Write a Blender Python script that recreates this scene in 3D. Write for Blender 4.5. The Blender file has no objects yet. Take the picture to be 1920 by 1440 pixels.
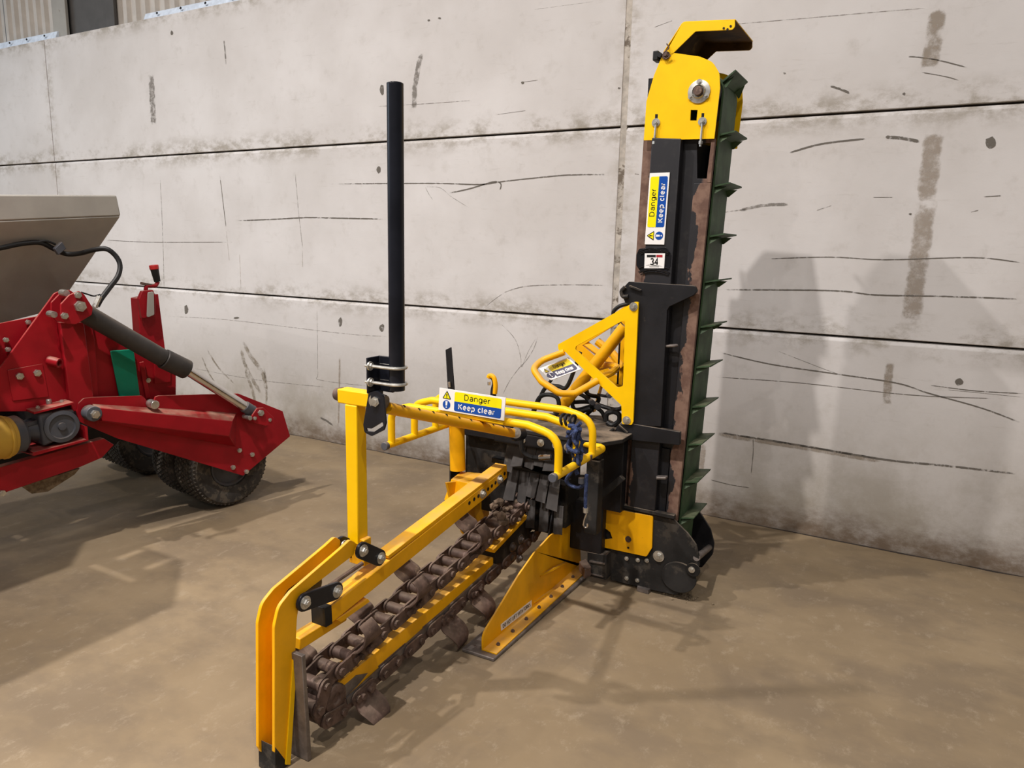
import bpy, bmesh, math, random
from mathutils import Vector, Matrix
random.seed(7)
C = bpy.context.scene.collection
V = Vector
PI = math.pi

# ------------------------------------------------------------------ camera
F_PX = 1371.0                       # focal length in pixels of a 1920x1440 frame
CAM = V((0.0, 0.0, 1.65))
PITCH, YAW, ROLL = 0.184612, 0.506370, 0.022791
cy, sy, cp, sp = math.cos(YAW), math.sin(YAW), math.cos(PITCH), math.sin(PITCH)
FW = V((-sy * cp, cy * cp, -sp)); R0 = V((cy, sy, 0)); U0 = R0.cross(FW)
RT = R0 * math.cos(ROLL) + U0 * math.sin(ROLL)
UP = -R0 * math.sin(ROLL) + U0 * math.cos(ROLL)
cd = bpy.data.cameras.new('camera'); cam = bpy.data.objects.new('camera', cd); C.objects.link(cam)
cd.sensor_width = 36.0; cd.sensor_fit = 'HORIZONTAL'; cd.lens = F_PX / 1920 * 36
cam.matrix_world = Matrix(((RT.x, UP.x, -FW.x, CAM.x), (RT.y, UP.y, -FW.y, CAM.y), (RT.z, UP.z, -FW.z, CAM.z), (0, 0, 0, 1)))
bpy.context.scene.camera = cam

# ------------------------------------------------------------------ light
sc = bpy.context.scene
sc.view_settings.view_transform = 'Standard'; sc.view_settings.look = 'None'
sc.view_settings.gamma = 1.0; sc.view_settings.use_curve_mapping = False
sc.view_settings.exposure = -0.34
w = bpy.data.worlds.new('world'); sc.world = w; w.use_nodes = True
bg = w.node_tree.nodes['Background']; bg.inputs[0].default_value = (0.93, 0.96, 1.0, 1); bg.inputs[1].default_value = 0.17

def lamp(x, y, z, power, size=0.16, col=(1, 0.935, 0.90)):
    l = bpy.data.lights.new('high_bay_lamp', 'AREA'); l.shape = 'DISK'; l.size = size; l.spread = math.radians(150); l.energy = power; l.color = col
    o = bpy.data.objects.new('high_bay_lamp', l); o.location = (x, y, z); C.objects.link(o); return o
for lx, lw in ((-7.7, 200), (-4.8, 400), (-1.87, 380), (1.05, 120), (4.0, 60)):      # near row
    lamp(lx, -0.4, 7.0, lw)
for lx, lw in ((-13.6, 420), (-7.7, 300), (-1.87, 260), (4.0, 240)):                      # next row back
    lamp(lx, -6.4, 7.0, lw)
def daylight(loc, target, sx, sy_, power, col):
    l = bpy.data.lights.new('daylight_opening', 'AREA'); l.shape = 'RECTANGLE'; l.size = sx; l.size_y = sy_; l.energy = power; l.color = col
    o = bpy.data.objects.new('daylight_opening', l); o.location = loc
    o.rotation_euler = (V(target) - V(loc)).to_track_quat('-Z', 'Y').to_euler(); C.objects.link(o)
daylight((-12, -1.5, 4.5), (-7, 4.5, 2), 4, 3, 200, (0.70, 0.85, 1.0))

# ------------------------------------------------------------------ geometry of sight lines -> real planes
def on(ax, c, x, y):
    d = FW * F_PX + RT * (x - 960) - UP * (y - 720)
    return CAM + d * ((c - CAM[ax]) / d[ax])
def onp(n, dd, x, y):
    d = FW * F_PX + RT * (x - 960) - UP * (y - 720)
    return CAM + d * ((dd - n.dot(CAM)) / n.dot(d))
def xs(c, pts): return [on(0, c, *p) for p in pts]
def ys(c, pts): return [on(1, c, *p) for p in pts]
def zs(c, pts): return [on(2, c, *p) for p in pts]

# ------------------------------------------------------------------ materials
def mat(name, col, rough=0.5, metal=0.0, var=0.12, scale=6, dirt=None, dust=0.0, bump=0.0, spec=0.28, coat=0.0, bscale=60):
    m = bpy.data.materials.new(name); m.use_nodes = True
    N = m.node_tree.nodes; L = m.node_tree.links; b = N['Principled BSDF']
    b.inputs['Roughness'].default_value = rough; b.inputs['Metallic'].default_value = metal
    b.inputs['Specular IOR Level'].default_value = spec; b.inputs['Coat Weight'].default_value = coat
    g = N.new('ShaderNodeNewGeometry')
    def noise(sc_, det=5, rg=0.6):
        n = N.new('ShaderNodeTexNoise'); n.inputs['Scale'].default_value = sc_; n.inputs['Detail'].default_value = det
        n.inputs['Roughness'].default_value = rg; L.new(g.outputs['Position'], n.inputs['Vector']); return n.outputs['Fac']
    def ramp(fac, a, b_):
        r = N.new('ShaderNodeMapRange'); r.inputs[1].default_value = a; r.inputs[2].default_value = b_
        r.interpolation_type = 'SMOOTHSTEP'; L.new(fac, r.inputs[0]); return r.outputs[0]
    def mix(fac, c1, c2):
        x = N.new('ShaderNodeMix'); x.data_type = 'RGBA'
        if hasattr(fac, 'is_output'): L.new(fac, x.inputs[0])
        else: x.inputs[0].default_value = fac
        for k, c in ((6, c1), (7, c2)):
            if hasattr(c, 'is_output'): L.new(c, x.inputs[k])
            else: x.inputs[k].default_value = (*c[:3], 1)
        return x.outputs[2]
    def mul(a, b_):
        x = N.new('ShaderNodeMath'); x.operation = 'MULTIPLY'
        for k, c in ((0, a), (1, b_)):
            if hasattr(c, 'is_output'): L.new(c, x.inputs[k])
            else: x.inputs[k].default_value = c
        return x.outputs[0]
    lo = [max(0, c * (1 - var)) for c in col]; hi = [min(1, c * (1 + var)) for c in col]
    out = mix(ramp(noise(scale), 0.3, 0.7), lo, hi)
    if dirt:
        dc, a, sc_ = dirt
        out = mix(ramp(noise(sc_, 8, 0.7), a, a + 0.08), out, dc)
    if dust:
        sx = N.new('ShaderNodeSeparateXYZ'); L.new(g.outputs['Normal'], sx.inputs[0])
        f = mul(ramp(sx.outputs[2], 0.35, 0.95), mul(ramp(noise(9, 6), 0.25, 0.75), dust))
        out = mix(f, out, (0.36, 0.28, 0.20))
    L.new(out, b.inputs['Base Color'])
    if bump:
        bn = N.new('ShaderNodeBump'); bn.inputs['Strength'].default_value = bump; bn.inputs['Distance'].default_value = 0.004
        L.new(noise(bscale, 6), bn.inputs['Height']); L.new(bn.outputs[0], b.inputs['Normal'])
    m['_'] = 0
    return m
M = {}
M['yellow'] = mat('safety_yellow_paint', (0.93, 0.55, 0.0005), 0.42, var=0.06, dirt=((0.25, 0.13, 0.03), 0.70, 30), dust=0.12, bump=0.03)
M['amber'] = mat('worn_shade_tinted_yellow', (0.88, 0.43, 0.002), 0.45, var=0.1, dirt=((0.20, 0.09, 0.03), 0.66, 24), dust=0.5, bump=0.05)  # yellow painted oranger for the dimmer, warmer light; dirt and dust are real
M['black'] = mat('black_paint', (0.012, 0.012, 0.014), 0.5, var=0.3, dirt=((0.035, 0.03, 0.027), 0.62, 22), dust=0.45, bump=0.08)
M['gloss_black'] = mat('gloss_black_paint', (0.010, 0.011, 0.016), 0.28, var=0.3, dirt=((0.07, 0.07, 0.08), 0.66, 40), bump=0.03)
M['dusty_black'] = mat('dusty_black_plate', (0.018, 0.017, 0.016), 0.7, var=0.4, dirt=((0.05, 0.043, 0.035), 0.52, 7), dust=0.7, bump=0.15)
M['rubber'] = mat('dusty_rubber', (0.060, 0.055, 0.052), 0.8, var=0.35, dirt=((0.10, 0.09, 0.075), 0.6, 14), bump=0.1)
M['hose'] = mat('black_hose_rubber', (0.012, 0.012, 0.012), 0.5, var=0.3)
M['rust'] = mat('rusty_brown_steel', (0.12, 0.078, 0.062), 0.62, 0.15, var=0.35, scale=25, dirt=((0.23, 0.16, 0.11), 0.58, 20), dust=0.35, bump=0.3)
M['bare'] = mat('worn_bare_steel', (0.20, 0.175, 0.16), 0.5, 0.6, var=0.3, scale=18, dirt=((0.12, 0.06, 0.04), 0.62, 15), bump=0.15)
M['zinc'] = mat('zinc_plated_steel', (0.55, 0.54, 0.50), 0.38, 0.85, var=0.2, scale=40, dirt=((0.2, 0.13, 0.08), 0.68, 40))
M['chrome'] = mat('chromed_steel', (0.62, 0.60, 0.58), 0.16, 1.0, var=0.1)
M['green'] = mat('green_conveyor_belt', (0.045, 0.085, 0.040), 0.6, var=0.3, scale=9, dirt=((0.12, 0.14, 0.09), 0.62, 18), dust=0.35, bump=0.08)
M['red'] = mat('dusty_red_paint', (0.31, 0.006, 0.013), 0.42, var=0.14, dirt=((0.22, 0.035, 0.03), 0.66, 16), dust=0.8, bump=0.03)
M['hopper'] = mat('grey_hopper_paint', (0.34, 0.325, 0.29), 0.5, var=0.06, dirt=((0.22, 0.19, 0.15), 0.62, 4), bump=0.02)
M['iron'] = mat('grey_cast_iron', (0.085, 0.090, 0.105), 0.5, 0.2, var=0.2, dust=0.5, bump=0.1)
M['barrel'] = mat('dusty_dark_cylinder_paint', (0.040, 0.036, 0.033), 0.5, var=0.25, dust=0.35)
M['teal'] = mat('green_reflector_plate', (0.005, 0.22, 0.13), 0.4, var=0.08)
M['pto'] = mat('yellow_plastic_guard', (0.50, 0.30, 0.04), 0.5, var=0.1, dust=0.3)
M['tyre'] = mat('dusty_tyre_rubber', (0.040, 0.036, 0.032), 0.8, var=0.3, scale=14, dirt=((0.10, 0.085, 0.065), 0.50, 16), bump=0.1)
M['tread'] = mat('dusty_tread_rubber', (0.085, 0.074, 0.060), 0.85, var=0.35, scale=20)
M['white'] = mat('white_sign_face', (0.86, 0.85, 0.83), 0.35, var=0.02)
M['sign_yellow'] = mat('sign_yellow_print', (0.90, 0.80, 0.004), 0.35, var=0.02)
M['sign_blue'] = mat('sign_blue_print', (0.008, 0.07, 0.36), 0.35, var=0.03)
M['ink'] = mat('black_print', (0.012, 0.012, 0.012), 0.4, var=0.1)
M['red_ink'] = mat('red_print', (0.42, 0.02, 0.03), 0.4, var=0.1)
M['faded_ink'] = mat('faded_blue_grey_print', (0.085, 0.085, 0.135), 0.45, var=0.1)
M['faded_yellow'] = mat('faded_yellow_print', (0.80, 0.62, 0.04), 0.45, var=0.1)
M['tape'] = mat('black_tape', (0.012, 0.012, 0.014), 0.22, var=0.2, bump=0.6, bscale=35)
M['cord'] = mat('blue_elastic_cord', (0.030, 0.045, 0.11), 0.75, var=0.5, scale=90, dirt=((0.25, 0.27, 0.33), 0.6, 120))
M['red_grip'] = mat('red_plastic', (0.50, 0.03, 0.03), 0.4, var=0.1)
M['cladding'] = mat('beige_cladding_sheet', (0.52, 0.48, 0.43), 0.5, var=0.08)
M['galv'] = mat('galvanised_flashing', (0.66, 0.74, 0.84), 0.45, 0.0, var=0.12, scale=20)
M['column'] = mat('grey_painted_column', (0.085, 0.08, 0.075), 0.6, var=0.1)
M['flap_shade'] = mat('shade_and_soil_brown', (0.060, 0.030, 0.006), 0.8, var=0.5, scale=9, dirt=((0.16, 0.09, 0.02), 0.62, 8))  # hood underside shade painted as dark brown, with some soil mottling
M['soil'] = mat('dry_soil', (0.20, 0.155, 0.10), 0.9, var=0.4, scale=40, bump=0.4)
M['mud'] = mat('caked_mud', (0.16, 0.115, 0.08), 0.9, var=0.4, scale=30, bump=0.5)

def wire(m):
    N = m.node_tree.nodes; L = m.node_tree.links
    return N, L, N['Principled BSDF']
def nmath(N, L, op, a, b=None, cl=False):
    x = N.new('ShaderNodeMath'); x.operation = op; x.use_clamp = cl
    for k, c in ((0, a), (1, b)):
        if c is None: continue
        if hasattr(c, 'is_output'): L.new(c, x.inputs[k])
        else: x.inputs[k].default_value = c
    return x.outputs[0]
def nnoise(N, L, vec, s, det=6, rg=0.6, stretch=None):
    if stretch:
        mp = N.new('ShaderNodeMapping'); mp.inputs['Scale'].default_value = stretch; L.new(vec, mp.inputs[0]); vec = mp.outputs[0]
    n = N.new('ShaderNodeTexNoise'); n.inputs['Scale'].default_value = s; n.inputs['Detail'].default_value = det
    n.inputs['Roughness'].default_value = rg; L.new(vec, n.inputs['Vector']); return n.outputs['Fac']
def nramp(N, L, f, a, b, lo=0.0, hi=1.0):
    r = N.new('ShaderNodeMapRange'); r.interpolation_type = 'SMOOTHSTEP'
    for k, v in ((1, a), (2, b), (3, lo), (4, hi)): r.inputs[k].default_value = v
    L.new(f, r.inputs[0]); return r.outputs[0]
def nmix(N, L, f, c1, c2):
    x = N.new('ShaderNodeMix'); x.data_type = 'RGBA'
    if hasattr(f, 'is_output'): L.new(f, x.inputs[0])
    else: x.inputs[0].default_value = f
    for k, c in ((6, c1), (7, c2)):
        if hasattr(c, 'is_output'): L.new(c, x.inputs[k])
        else: x.inputs[k].default_value = (*c, 1)
    return x.outputs[2]

ZJ1, ZJ2, ZTOP, XJ = 1.193, 2.400, 3.582, (-14.07, -7.906, -1.739, 4.43, 10.6)
YW = 4.4906
def wall_material():
    m = bpy.data.materials.new('cast_concrete'); m.use_nodes = True; N, L, b = wire(m)
    b.inputs['Roughness'].default_value = 0.85
    g = N.new('ShaderNodeNewGeometry'); P = g.outputs['Position']
    s = N.new('ShaderNodeSeparateXYZ'); L.new(P, s.inputs[0]); z = s.outputs[2]; x = s.outputs[0]
    col = nmix(N, L, nramp(N, L, nnoise(N, L, P, 1.1, 4), 0.3, 0.7), (0.585, 0.560, 0.538), (0.68, 0.66, 0.645))
    col = nmix(N, L, nramp(N, L, nnoise(N, L, P, 9, 8, 0.7), 0.52, 0.78, 0, 0.35), col, (0.42, 0.39, 0.35))
    col = nmix(N, L, nramp(N, L, nnoise(N, L, P, 5, 6, 0.65, (1, 1, 9)), 0.60, 0.78, 0, 0.35), col, (0.40, 0.37, 0.33))
    n1 = nnoise(N, L, P, 6, 8, 0.75, (1, 1, 1.6))
    n2 = nnoise(N, L, P, 1.3, 3)
    for zj in (ZJ1, ZJ2, ZTOP):            # grime that collects along the joints
        d = nmath(N, L, 'ABSOLUTE', nmath(N, L, 'SUBTRACT', z, zj + 0.015))
        f = nmath(N, L, 'MULTIPLY', nramp(N, L, d, 0.0, 0.17, 1, 0), nramp(N, L, nmath(N, L, 'ADD', n1, nmath(N, L, 'MULTIPLY', n2, 0.5)), 0.66, 0.92, 0, 0.8))
        col = nmix(N, L, f, col, (0.27, 0.235, 0.18))
    for xj in XJ[1:4]:
        d = nmath(N, L, 'ABSOLUTE', nmath(N, L, 'SUBTRACT', x, xj + 0.02))
        f = nmath(N, L, 'MULTIPLY', nramp(N, L, d, 0.0, 0.13, 1, 0), nramp(N, L, n1, 0.40, 0.66, 0, 0.6))
        col = nmix(N, L, f, col, (0.33, 0.29, 0.23))
    f = nmath(N, L, 'MULTIPLY', nramp(N, L, z, 0.05, 1.15, 1, 0), nramp(N, L, nnoise(N, L, P, 2.2, 8, 0.7), 0.32, 0.68, 0.35, 0.95))
    col = nmix(N, L, f, col, (0.31, 0.275, 0.22))
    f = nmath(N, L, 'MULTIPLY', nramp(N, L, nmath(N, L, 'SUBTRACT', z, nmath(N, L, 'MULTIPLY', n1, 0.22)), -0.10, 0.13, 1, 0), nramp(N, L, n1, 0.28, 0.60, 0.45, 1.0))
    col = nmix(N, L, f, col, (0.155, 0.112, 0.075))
    L.new(col, b.inputs['Base Color'])
    bn = N.new('ShaderNodeBump'); bn.inputs['Strength'].default_value = 0.25; bn.inputs['Distance'].default_value = 0.004
    L.new(nnoise(N, L, P, 30, 8, 0.7), bn.inputs['Height']); L.new(bn.outputs[0], b.inputs['Normal'])
    return m
def floor_material():
    m = bpy.data.materials.new('dusty_concrete_floor'); m.use_nodes = True; N, L, b = wire(m)
    g = N.new('ShaderNodeNewGeometry'); P = g.outputs['Position']
    b.inputs['Roughness'].default_value = 0.72
    col = nmix(N, L, nramp(N, L, nnoise(N, L, P, 0.8, 5), 0.3, 0.7), (0.188, 0.136, 0.077), (0.268, 0.200, 0.118))
    col = nmix(N, L, nramp(N, L, nnoise(N, L, P, 1.7, 9, 0.62, (1, 1.5, 1)), 0.42, 0.64, 0, 0.62), col, (0.145, 0.108, 0.070))
    col = nmix(N, L, nramp(N, L, nnoise(N, L, P, 9, 10, 0.8, (1.5, 1, 1)), 0.52, 0.70, 0, 0.55), col, (0.34, 0.275, 0.19))
    col = nmix(N, L, nramp(N, L, nnoise(N, L, P, 16, 9, 0.8), 0.68, 0.74, 0, 0.6), col, (0.42, 0.37, 0.30))
    col = nmix(N, L, nramp(N, L, nnoise(N, L, P, 22, 8, 0.75), 0.73, 0.76, 0, 0.7), col, (0.10, 0.075, 0.05))
    L.new(col, b.inputs['Base Color'])
    L.new(nramp(N, L, nnoise(N, L, P, 3, 6), 0.3, 0.7, 0.6, 0.85), b.inputs['Roughness'])
    bn = N.new('ShaderNodeBump'); bn.inputs['Strength'].default_value = 0.2; bn.inputs['Distance'].default_value = 0.003
    L.new(nnoise(N, L, P, 25, 8, 0.75), bn.inputs['Height']); L.new(bn.outputs[0], b.inputs['Normal'])
    return m
def mast_material():
    m = bpy.data.materials.new('peeling_black_paint_over_rust'); m.use_nodes = True; N, L, b = wire(m)
    g = N.new('ShaderNodeNewGeometry'); P = g.outputs['Position']
    s = N.new('ShaderNodeSeparateXYZ'); L.new(P, s.inputs[0]); x, z = s.outputs[0], s.outputs[2]
    n = nnoise(N, L, P, 7, 7, 0.62, (1.6, 1, 0.8))
    zz = nmath(N, L, 'SUBTRACT', z, 2.13)
    xr = nmath(N, L, 'SUBTRACT', -0.850, nmath(N, L, 'SUBTRACT', x, nmath(N, L, 'MULTIPLY', zz, 0.0326)))
    xl = nmath(N, L, 'SUBTRACT', nmath(N, L, 'SUBTRACT', x, nmath(N, L, 'MULTIPLY', zz, 0.0132)), -1.171)
    d = nmath(N, L, 'MINIMUM', xr, nmath(N, L, 'ADD', xl, -0.002))
    f = nramp(N, L, nmath(N, L, 'SUBTRACT', nmath(N, L, 'MULTIPLY', n, 0.17), nmath(N, L, 'ADD', d, 0.037)), -0.002, 0.003)
    rust = nmix(N, L, nramp(N, L, nnoise(N, L, P, 20, 7), 0.35, 0.65), (0.115, 0.06, 0.042), (0.20, 0.12, 0.085))
    blk = nmix(N, L, nramp(N, L, nnoise(N, L, P, 14, 8, 0.7), 0.5, 0.8), (0.011, 0.011, 0.014), (0.032, 0.03, 0.03))
    L.new(nmix(N, L, f, blk, rust), b.inputs['Base Color'])
    L.new(nramp(N, L, f, 0, 1, 0.5, 0.8), b.inputs['Roughness'])
    return m
def scuff_material(name, col, alpha, lo=0.35, hi=0.6, s=30):
    m = bpy.data.materials.new(name); m.use_nodes = True; N, L, b = wire(m)
    b.inputs['Base Color'].default_value = (*col, 1); b.inputs['Roughness'].default_value = 0.85
    b.inputs['Specular IOR Level'].default_value = 0.1
    g = N.new('ShaderNodeNewGeometry'); uv = N.new('ShaderNodeUVMap'); sp = N.new('ShaderNodeSeparateXYZ'); L.new(uv.outputs[0], sp.inputs[0])
    def hump(c): return nmath(N, L, 'MULTIPLY', nmath(N, L, 'MULTIPLY', c, nmath(N, L, 'SUBTRACT', 1.0, c)), 4.0)
    e = nmath(N, L, 'MULTIPLY', hump(sp.outputs[0]), nramp(N, L, hump(sp.outputs[1]), 0.0, 0.45))
    ns = nnoise(N, L, g.outputs['Position'], s, 6, 0.7)
    a = nmath(N, L, 'MULTIPLY', nramp(N, L, ns, lo, hi), nramp(N, L, nmath(N, L, 'ADD', e, nmath(N, L, 'MULTIPLY', nmath(N, L, 'SUBTRACT', ns, 0.5), 1.6)), 0.0, 0.75))
    L.new(nmath(N, L, 'MULTIPLY', a, alpha), b.inputs['Alpha'])
    return m
M['wall'] = wall_material(); M['floor'] = floor_material(); M['mast'] = mast_material()
M['backing'] = mat('joint_filler', (0.05, 0.04, 0.033), 0.95, var=0.3, scale=9)
M['mortar'] = mat('vertical_joint_mortar', (0.47, 0.43, 0.375), 0.95, var=0.25, scale=14, dirt=((0.17, 0.14, 0.11), 0.53, 11), bump=0.4)
M['scuff'] = scuff_material('dark_scuff', (0.16, 0.145, 0.125), 0.95, 0.28, 0.52)
M['scuff_faint'] = scuff_material('faint_scuff', (0.20, 0.18, 0.155), 0.60, 0.30, 0.60)
M['scuff_brown'] = scuff_material('brown_smear', (0.36, 0.30, 0.235), 0.55, 0.18, 0.60, 18)
M['scuff_pale'] = scuff_material('pale_brown_smear', (0.33, 0.275, 0.21), 0.6, 0.25, 0.6, 14)
M['tyre_smear'] = scuff_material('tyre_smear', (0.28, 0.235, 0.17), 0.6, 0.34, 0.64, 16)

# ------------------------------------------------------------------ mesh builder
WL = {}
def fillet(pts, r, n=4, closed=True):
    out = []; k = len(pts)
    for i, p in enumerate(pts):
        p = V(p)
        if not closed and i in (0, k - 1): out.append(p); continue
        a, b = V(pts[i - 1]), V(pts[(i + 1) % k]); ri = r[i] if isinstance(r, (list, tuple)) else r
        d1, d2 = a - p, b - p; l1, l2 = d1.length, d2.length
        if ri <= 0 or l1 < 1e-6 or l2 < 1e-6: out.append(p); continue
        d1 /= l1; d2 /= l2; ang = d1.angle(d2, PI)
        if ang > PI - 0.03: out.append(p); continue
        t = min(ri / math.tan(ang / 2), 0.48 * l1, 0.48 * l2)
        s, e = p + d1 * t, p + d2 * t
        for j in range(n + 1):
            u = j / n; out.append(s * (1 - u) ** 2 + p * 2 * u * (1 - u) + e * u * u)
    return out
def smooth_path(pts, n=6):
    P = [V(p) for p in pts]; P = [P[0] * 2 - P[1]] + P + [P[-1] * 2 - P[-2]]; out = []
    for i in range(1, len(P) - 2):
        a, b, c, d = P[i - 1:i + 3]
        for j in range(n):
            t = j / n
            out.append(0.5 * ((2 * b) + (c - a) * t + (2 * a - 5 * b + 4 * c - d) * t * t + (3 * b - a - 3 * c + d) * t ** 3))
    out.append(P[-2]); return out
class MB:
    def __init__(s): s.bm = bmesh.new()
    def plate(s, outer, vec, holes=()):
        bm = s.bm; vec = V(vec); edges = []; loops = []
        for lp in [outer] + list(holes):
            vs = [bm.verts.new(p) for p in lp]; loops.append(vs)
            edges += [bm.edges.new((vs[i], vs[(i + 1) % len(vs)])) for i in range(len(vs))]
        if holes:
            r = bmesh.ops.triangle_fill(bm, edges=edges, use_beauty=True, use_dissolve=False)
            fs = [f for f in r['geom'] if isinstance(f, bmesh.types.BMFace)]
        else: fs = [bm.faces.new(loops[0])]
        top = {}
        for vs in loops:
            for v in vs: top[v] = bm.verts.new(v.co + vec)
        for f in fs: bm.faces.new([top[v] for v in reversed(f.verts)])
        for vs in loops:
            for i in range(len(vs)):
                a, b = vs[i], vs[(i + 1) % len(vs)]; bm.faces.new((a, b, top[b], top[a]))
        return s
    def hexa(s, q1, q2):
        a = [s.bm.verts.new(p) for p in q1]; b = [s.bm.verts.new(p) for p in q2]
        s.bm.faces.new(a); s.bm.faces.new(b[::-1])
        for i in range(4): s.bm.faces.new((a[i], a[(i + 1) % 4], b[(i + 1) % 4], b[i]))
        return s
    def box(s, lo, hi):
        (a, b, c), (d, e, f) = lo, hi
        return s.hexa([(a, b, c), (d, b, c), (d, e, c), (a, e, c)], [(a, b, f), (d, b, f), (d, e, f), (a, e, f)])
    def bar(s, p0, p1, w_, h, up=(0, 0, 1)):
        p0, p1 = V(p0), V(p1); d = (p1 - p0).normalized(); sd = d.cross(V(up)).normalized(); u = sd.cross(d)
        q = lambda p: [p + sd * w_ / 2 * a + u * h / 2 * b for a, b in ((-1, -1), (1, -1), (1, 1), (-1, 1))]
        return s.hexa(q(p0), q(p1))
    def cyl(s, p0, p1, r, n=16, r2=None):
        p0, p1 = V(p0), V(p1); d = (p1 - p0).normalized(); a = d.orthogonal().normalized(); b = d.cross(a)
        r2 = r if r2 is None else r2
        A = [s.bm.verts.new(p0 + (a * math.cos(2 * PI * i / n) + b * math.sin(2 * PI * i / n)) * r) for i in range(n)]
        B = [s.bm.verts.new(p1 + (a * math.cos(2 * PI * i / n) + b * math.sin(2 * PI * i / n)) * r2) for i in range(n)]
        s.bm.faces.new(A[::-1]); s.bm.faces.new(B)
        for i in range(n): s.bm.faces.new((A[i], A[(i + 1) % n], B[(i + 1) % n], B[i]))
        return s
    def tube(s, path, r, n=10, closed=False):
        P = [V(p) for p in path]; k = len(P); rings = []; pa = None
        for i in range(k):
            if closed: t = P[(i + 1) % k] - P[i - 1]
            else: t = P[min(i + 1, k - 1)] - P[max(i - 1, 0)]
            t.normalize()
            if pa is None: a = t.orthogonal().normalized()
            else: a = (pa - t * pa.dot(t)).normalized()
            pa = a; b = t.cross(a); rr = r[i] if isinstance(r, (list, tuple)) else r
            rings.append([s.bm.verts.new(P[i] + (a * math.cos(2 * PI * j / n) + b * math.sin(2 * PI * j / n)) * rr) for j in range(n)])
        for i in range(k if closed else k - 1):
            A, B = rings[i], rings[(i + 1) % k]
            off = 0
            if closed and i == k - 1:
                off = min(range(n), key=lambda o: (A[0].co - B[o].co).length)
            for j in range(n): s.bm.faces.new((A[j], A[(j + 1) % n], B[(j + 1 + off) % n], B[(j + off) % n]))
        if not closed: s.bm.faces.new(rings[0][::-1]); s.bm.faces.new(rings[-1])
        return s
    def lathe(s, prof, c, axis, n=40, closed=False):
        c, d = V(c), V(axis).normalized(); a = d.orthogonal().normalized(); b = d.cross(a); rings = []
        for r, h in prof:
            rings.append([s.bm.verts.new(c + d * h + (a * math.cos(2 * PI * j / n) + b * math.sin(2 * PI * j / n)) * max(r, 1e-4)) for j in range(n)])
        for i in range(len(rings) if closed else len(rings) - 1):
            A, B = rings[i], rings[(i + 1) % len(rings)]
            for j in range(n): s.bm.faces.new((A[j], A[(j + 1) % n], B[(j + 1) % n], B[j]))
        if not closed: s.bm.faces.new(rings[0][::-1]); s.bm.faces.new(rings[-1])
        return s
    def bolt(s, p, d, r=0.012, h=0.010, washer=True):
        p, d = V(p), V(d).normalized()
        if washer: s.cyl(p - d * 0.002, p + d * 0.003, r * 1.55, 16)
        s.cyl(p, p + d * h, r, 6); s.cyl(p + d * h, p + d * (h + 0.005), r * 0.6, 8)
        return s
    def sheet(s, path, wvec, t):                   # a strip of plate swept along wvec, t thick
        P = [V(p) for p in path]; wv = V(wvec); k = len(P); off = []
        for i in range(k):
            tg = (P[min(i + 1, k - 1)] - P[max(i - 1, 0)]).normalized(); off.append(tg.cross(wv).normalized() * t)
        outer = P + [P[i] + off[i] for i in range(k - 1, -1, -1)]
        A = [s.bm.verts.new(p) for p in outer]; B = [s.bm.verts.new(p + wv) for p in outer]; m = len(A)
        for i in range(m): s.bm.faces.new((A[i], A[(i + 1) % m], B[(i + 1) % m], B[i]))
        for i in range(k - 1):
            s.bm.faces.new((A[i], A[m - 1 - i], A[m - 2 - i], A[i + 1])); s.bm.faces.new((B[i], B[i + 1], B[m - 2 - i], B[m - 1 - i]))
        return s
    def mesh(s, name, angle=35):
        bmesh.ops.recalc_face_normals(s.bm, faces=s.bm.faces[:])
        me = bpy.data.meshes.new(name); s.bm.to_mesh(me); s.bm.free()
        me.polygons.foreach_set('use_smooth', [True] * len(me.polygons)); me.set_sharp_from_angle(angle=math.radians(angle))
        return me
    def obj(s, name, m, parent=None, bevel=0.0, origin=None, seg=2, angle=35):
        if origin is None:
            cs = [v.co for v in s.bm.verts]
            origin = V((sum(v.x for v in cs), sum(v.y for v in cs), sum(v.z for v in cs))) / len(cs)
        origin = V(origin)
        for v in s.bm.verts: v.co -= origin
        me = s.mesh(name, angle); me.materials.append(M[m]); return link(name, me, parent, origin, bevel, seg)
def link(name, me, parent, origin, bevel=0.0, seg=2):
    o = bpy.data.objects.new(name, me); C.objects.link(o); WL[o.name] = V(origin)
    if parent: o.parent = parent; o.location = V(origin) - WL[parent.name]
    else: o.location = origin
    if bevel:
        b = o.modifiers.new('bevel', 'BEVEL'); b.width = bevel; b.segments = seg; b.limit_method = 'ANGLE'; b.angle_limit = math.radians(40)
    return o
def thing(name, loc, label, cat, group=None):
    o = bpy.data.objects.new(name, None); C.objects.link(o); o.location = loc; WL[o.name] = V(loc); o.empty_display_size = 0.2
    tag(o, label, cat, group); return o
def tag(o, label, cat, group=None):
    o['label'] = label; o['category'] = cat
    if group: o['group'] = group
def structure(o): o['kind'] = 'structure'; return o
def earc(cx, cy, rx, ry, a0, a1, n=12):
    return [(cx + rx * math.cos(math.radians(a0 + (a1 - a0) * k / n)), cy + ry * math.sin(math.radians(a0 + (a1 - a0) * k / n))) for k in range(n + 1)]
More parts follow.
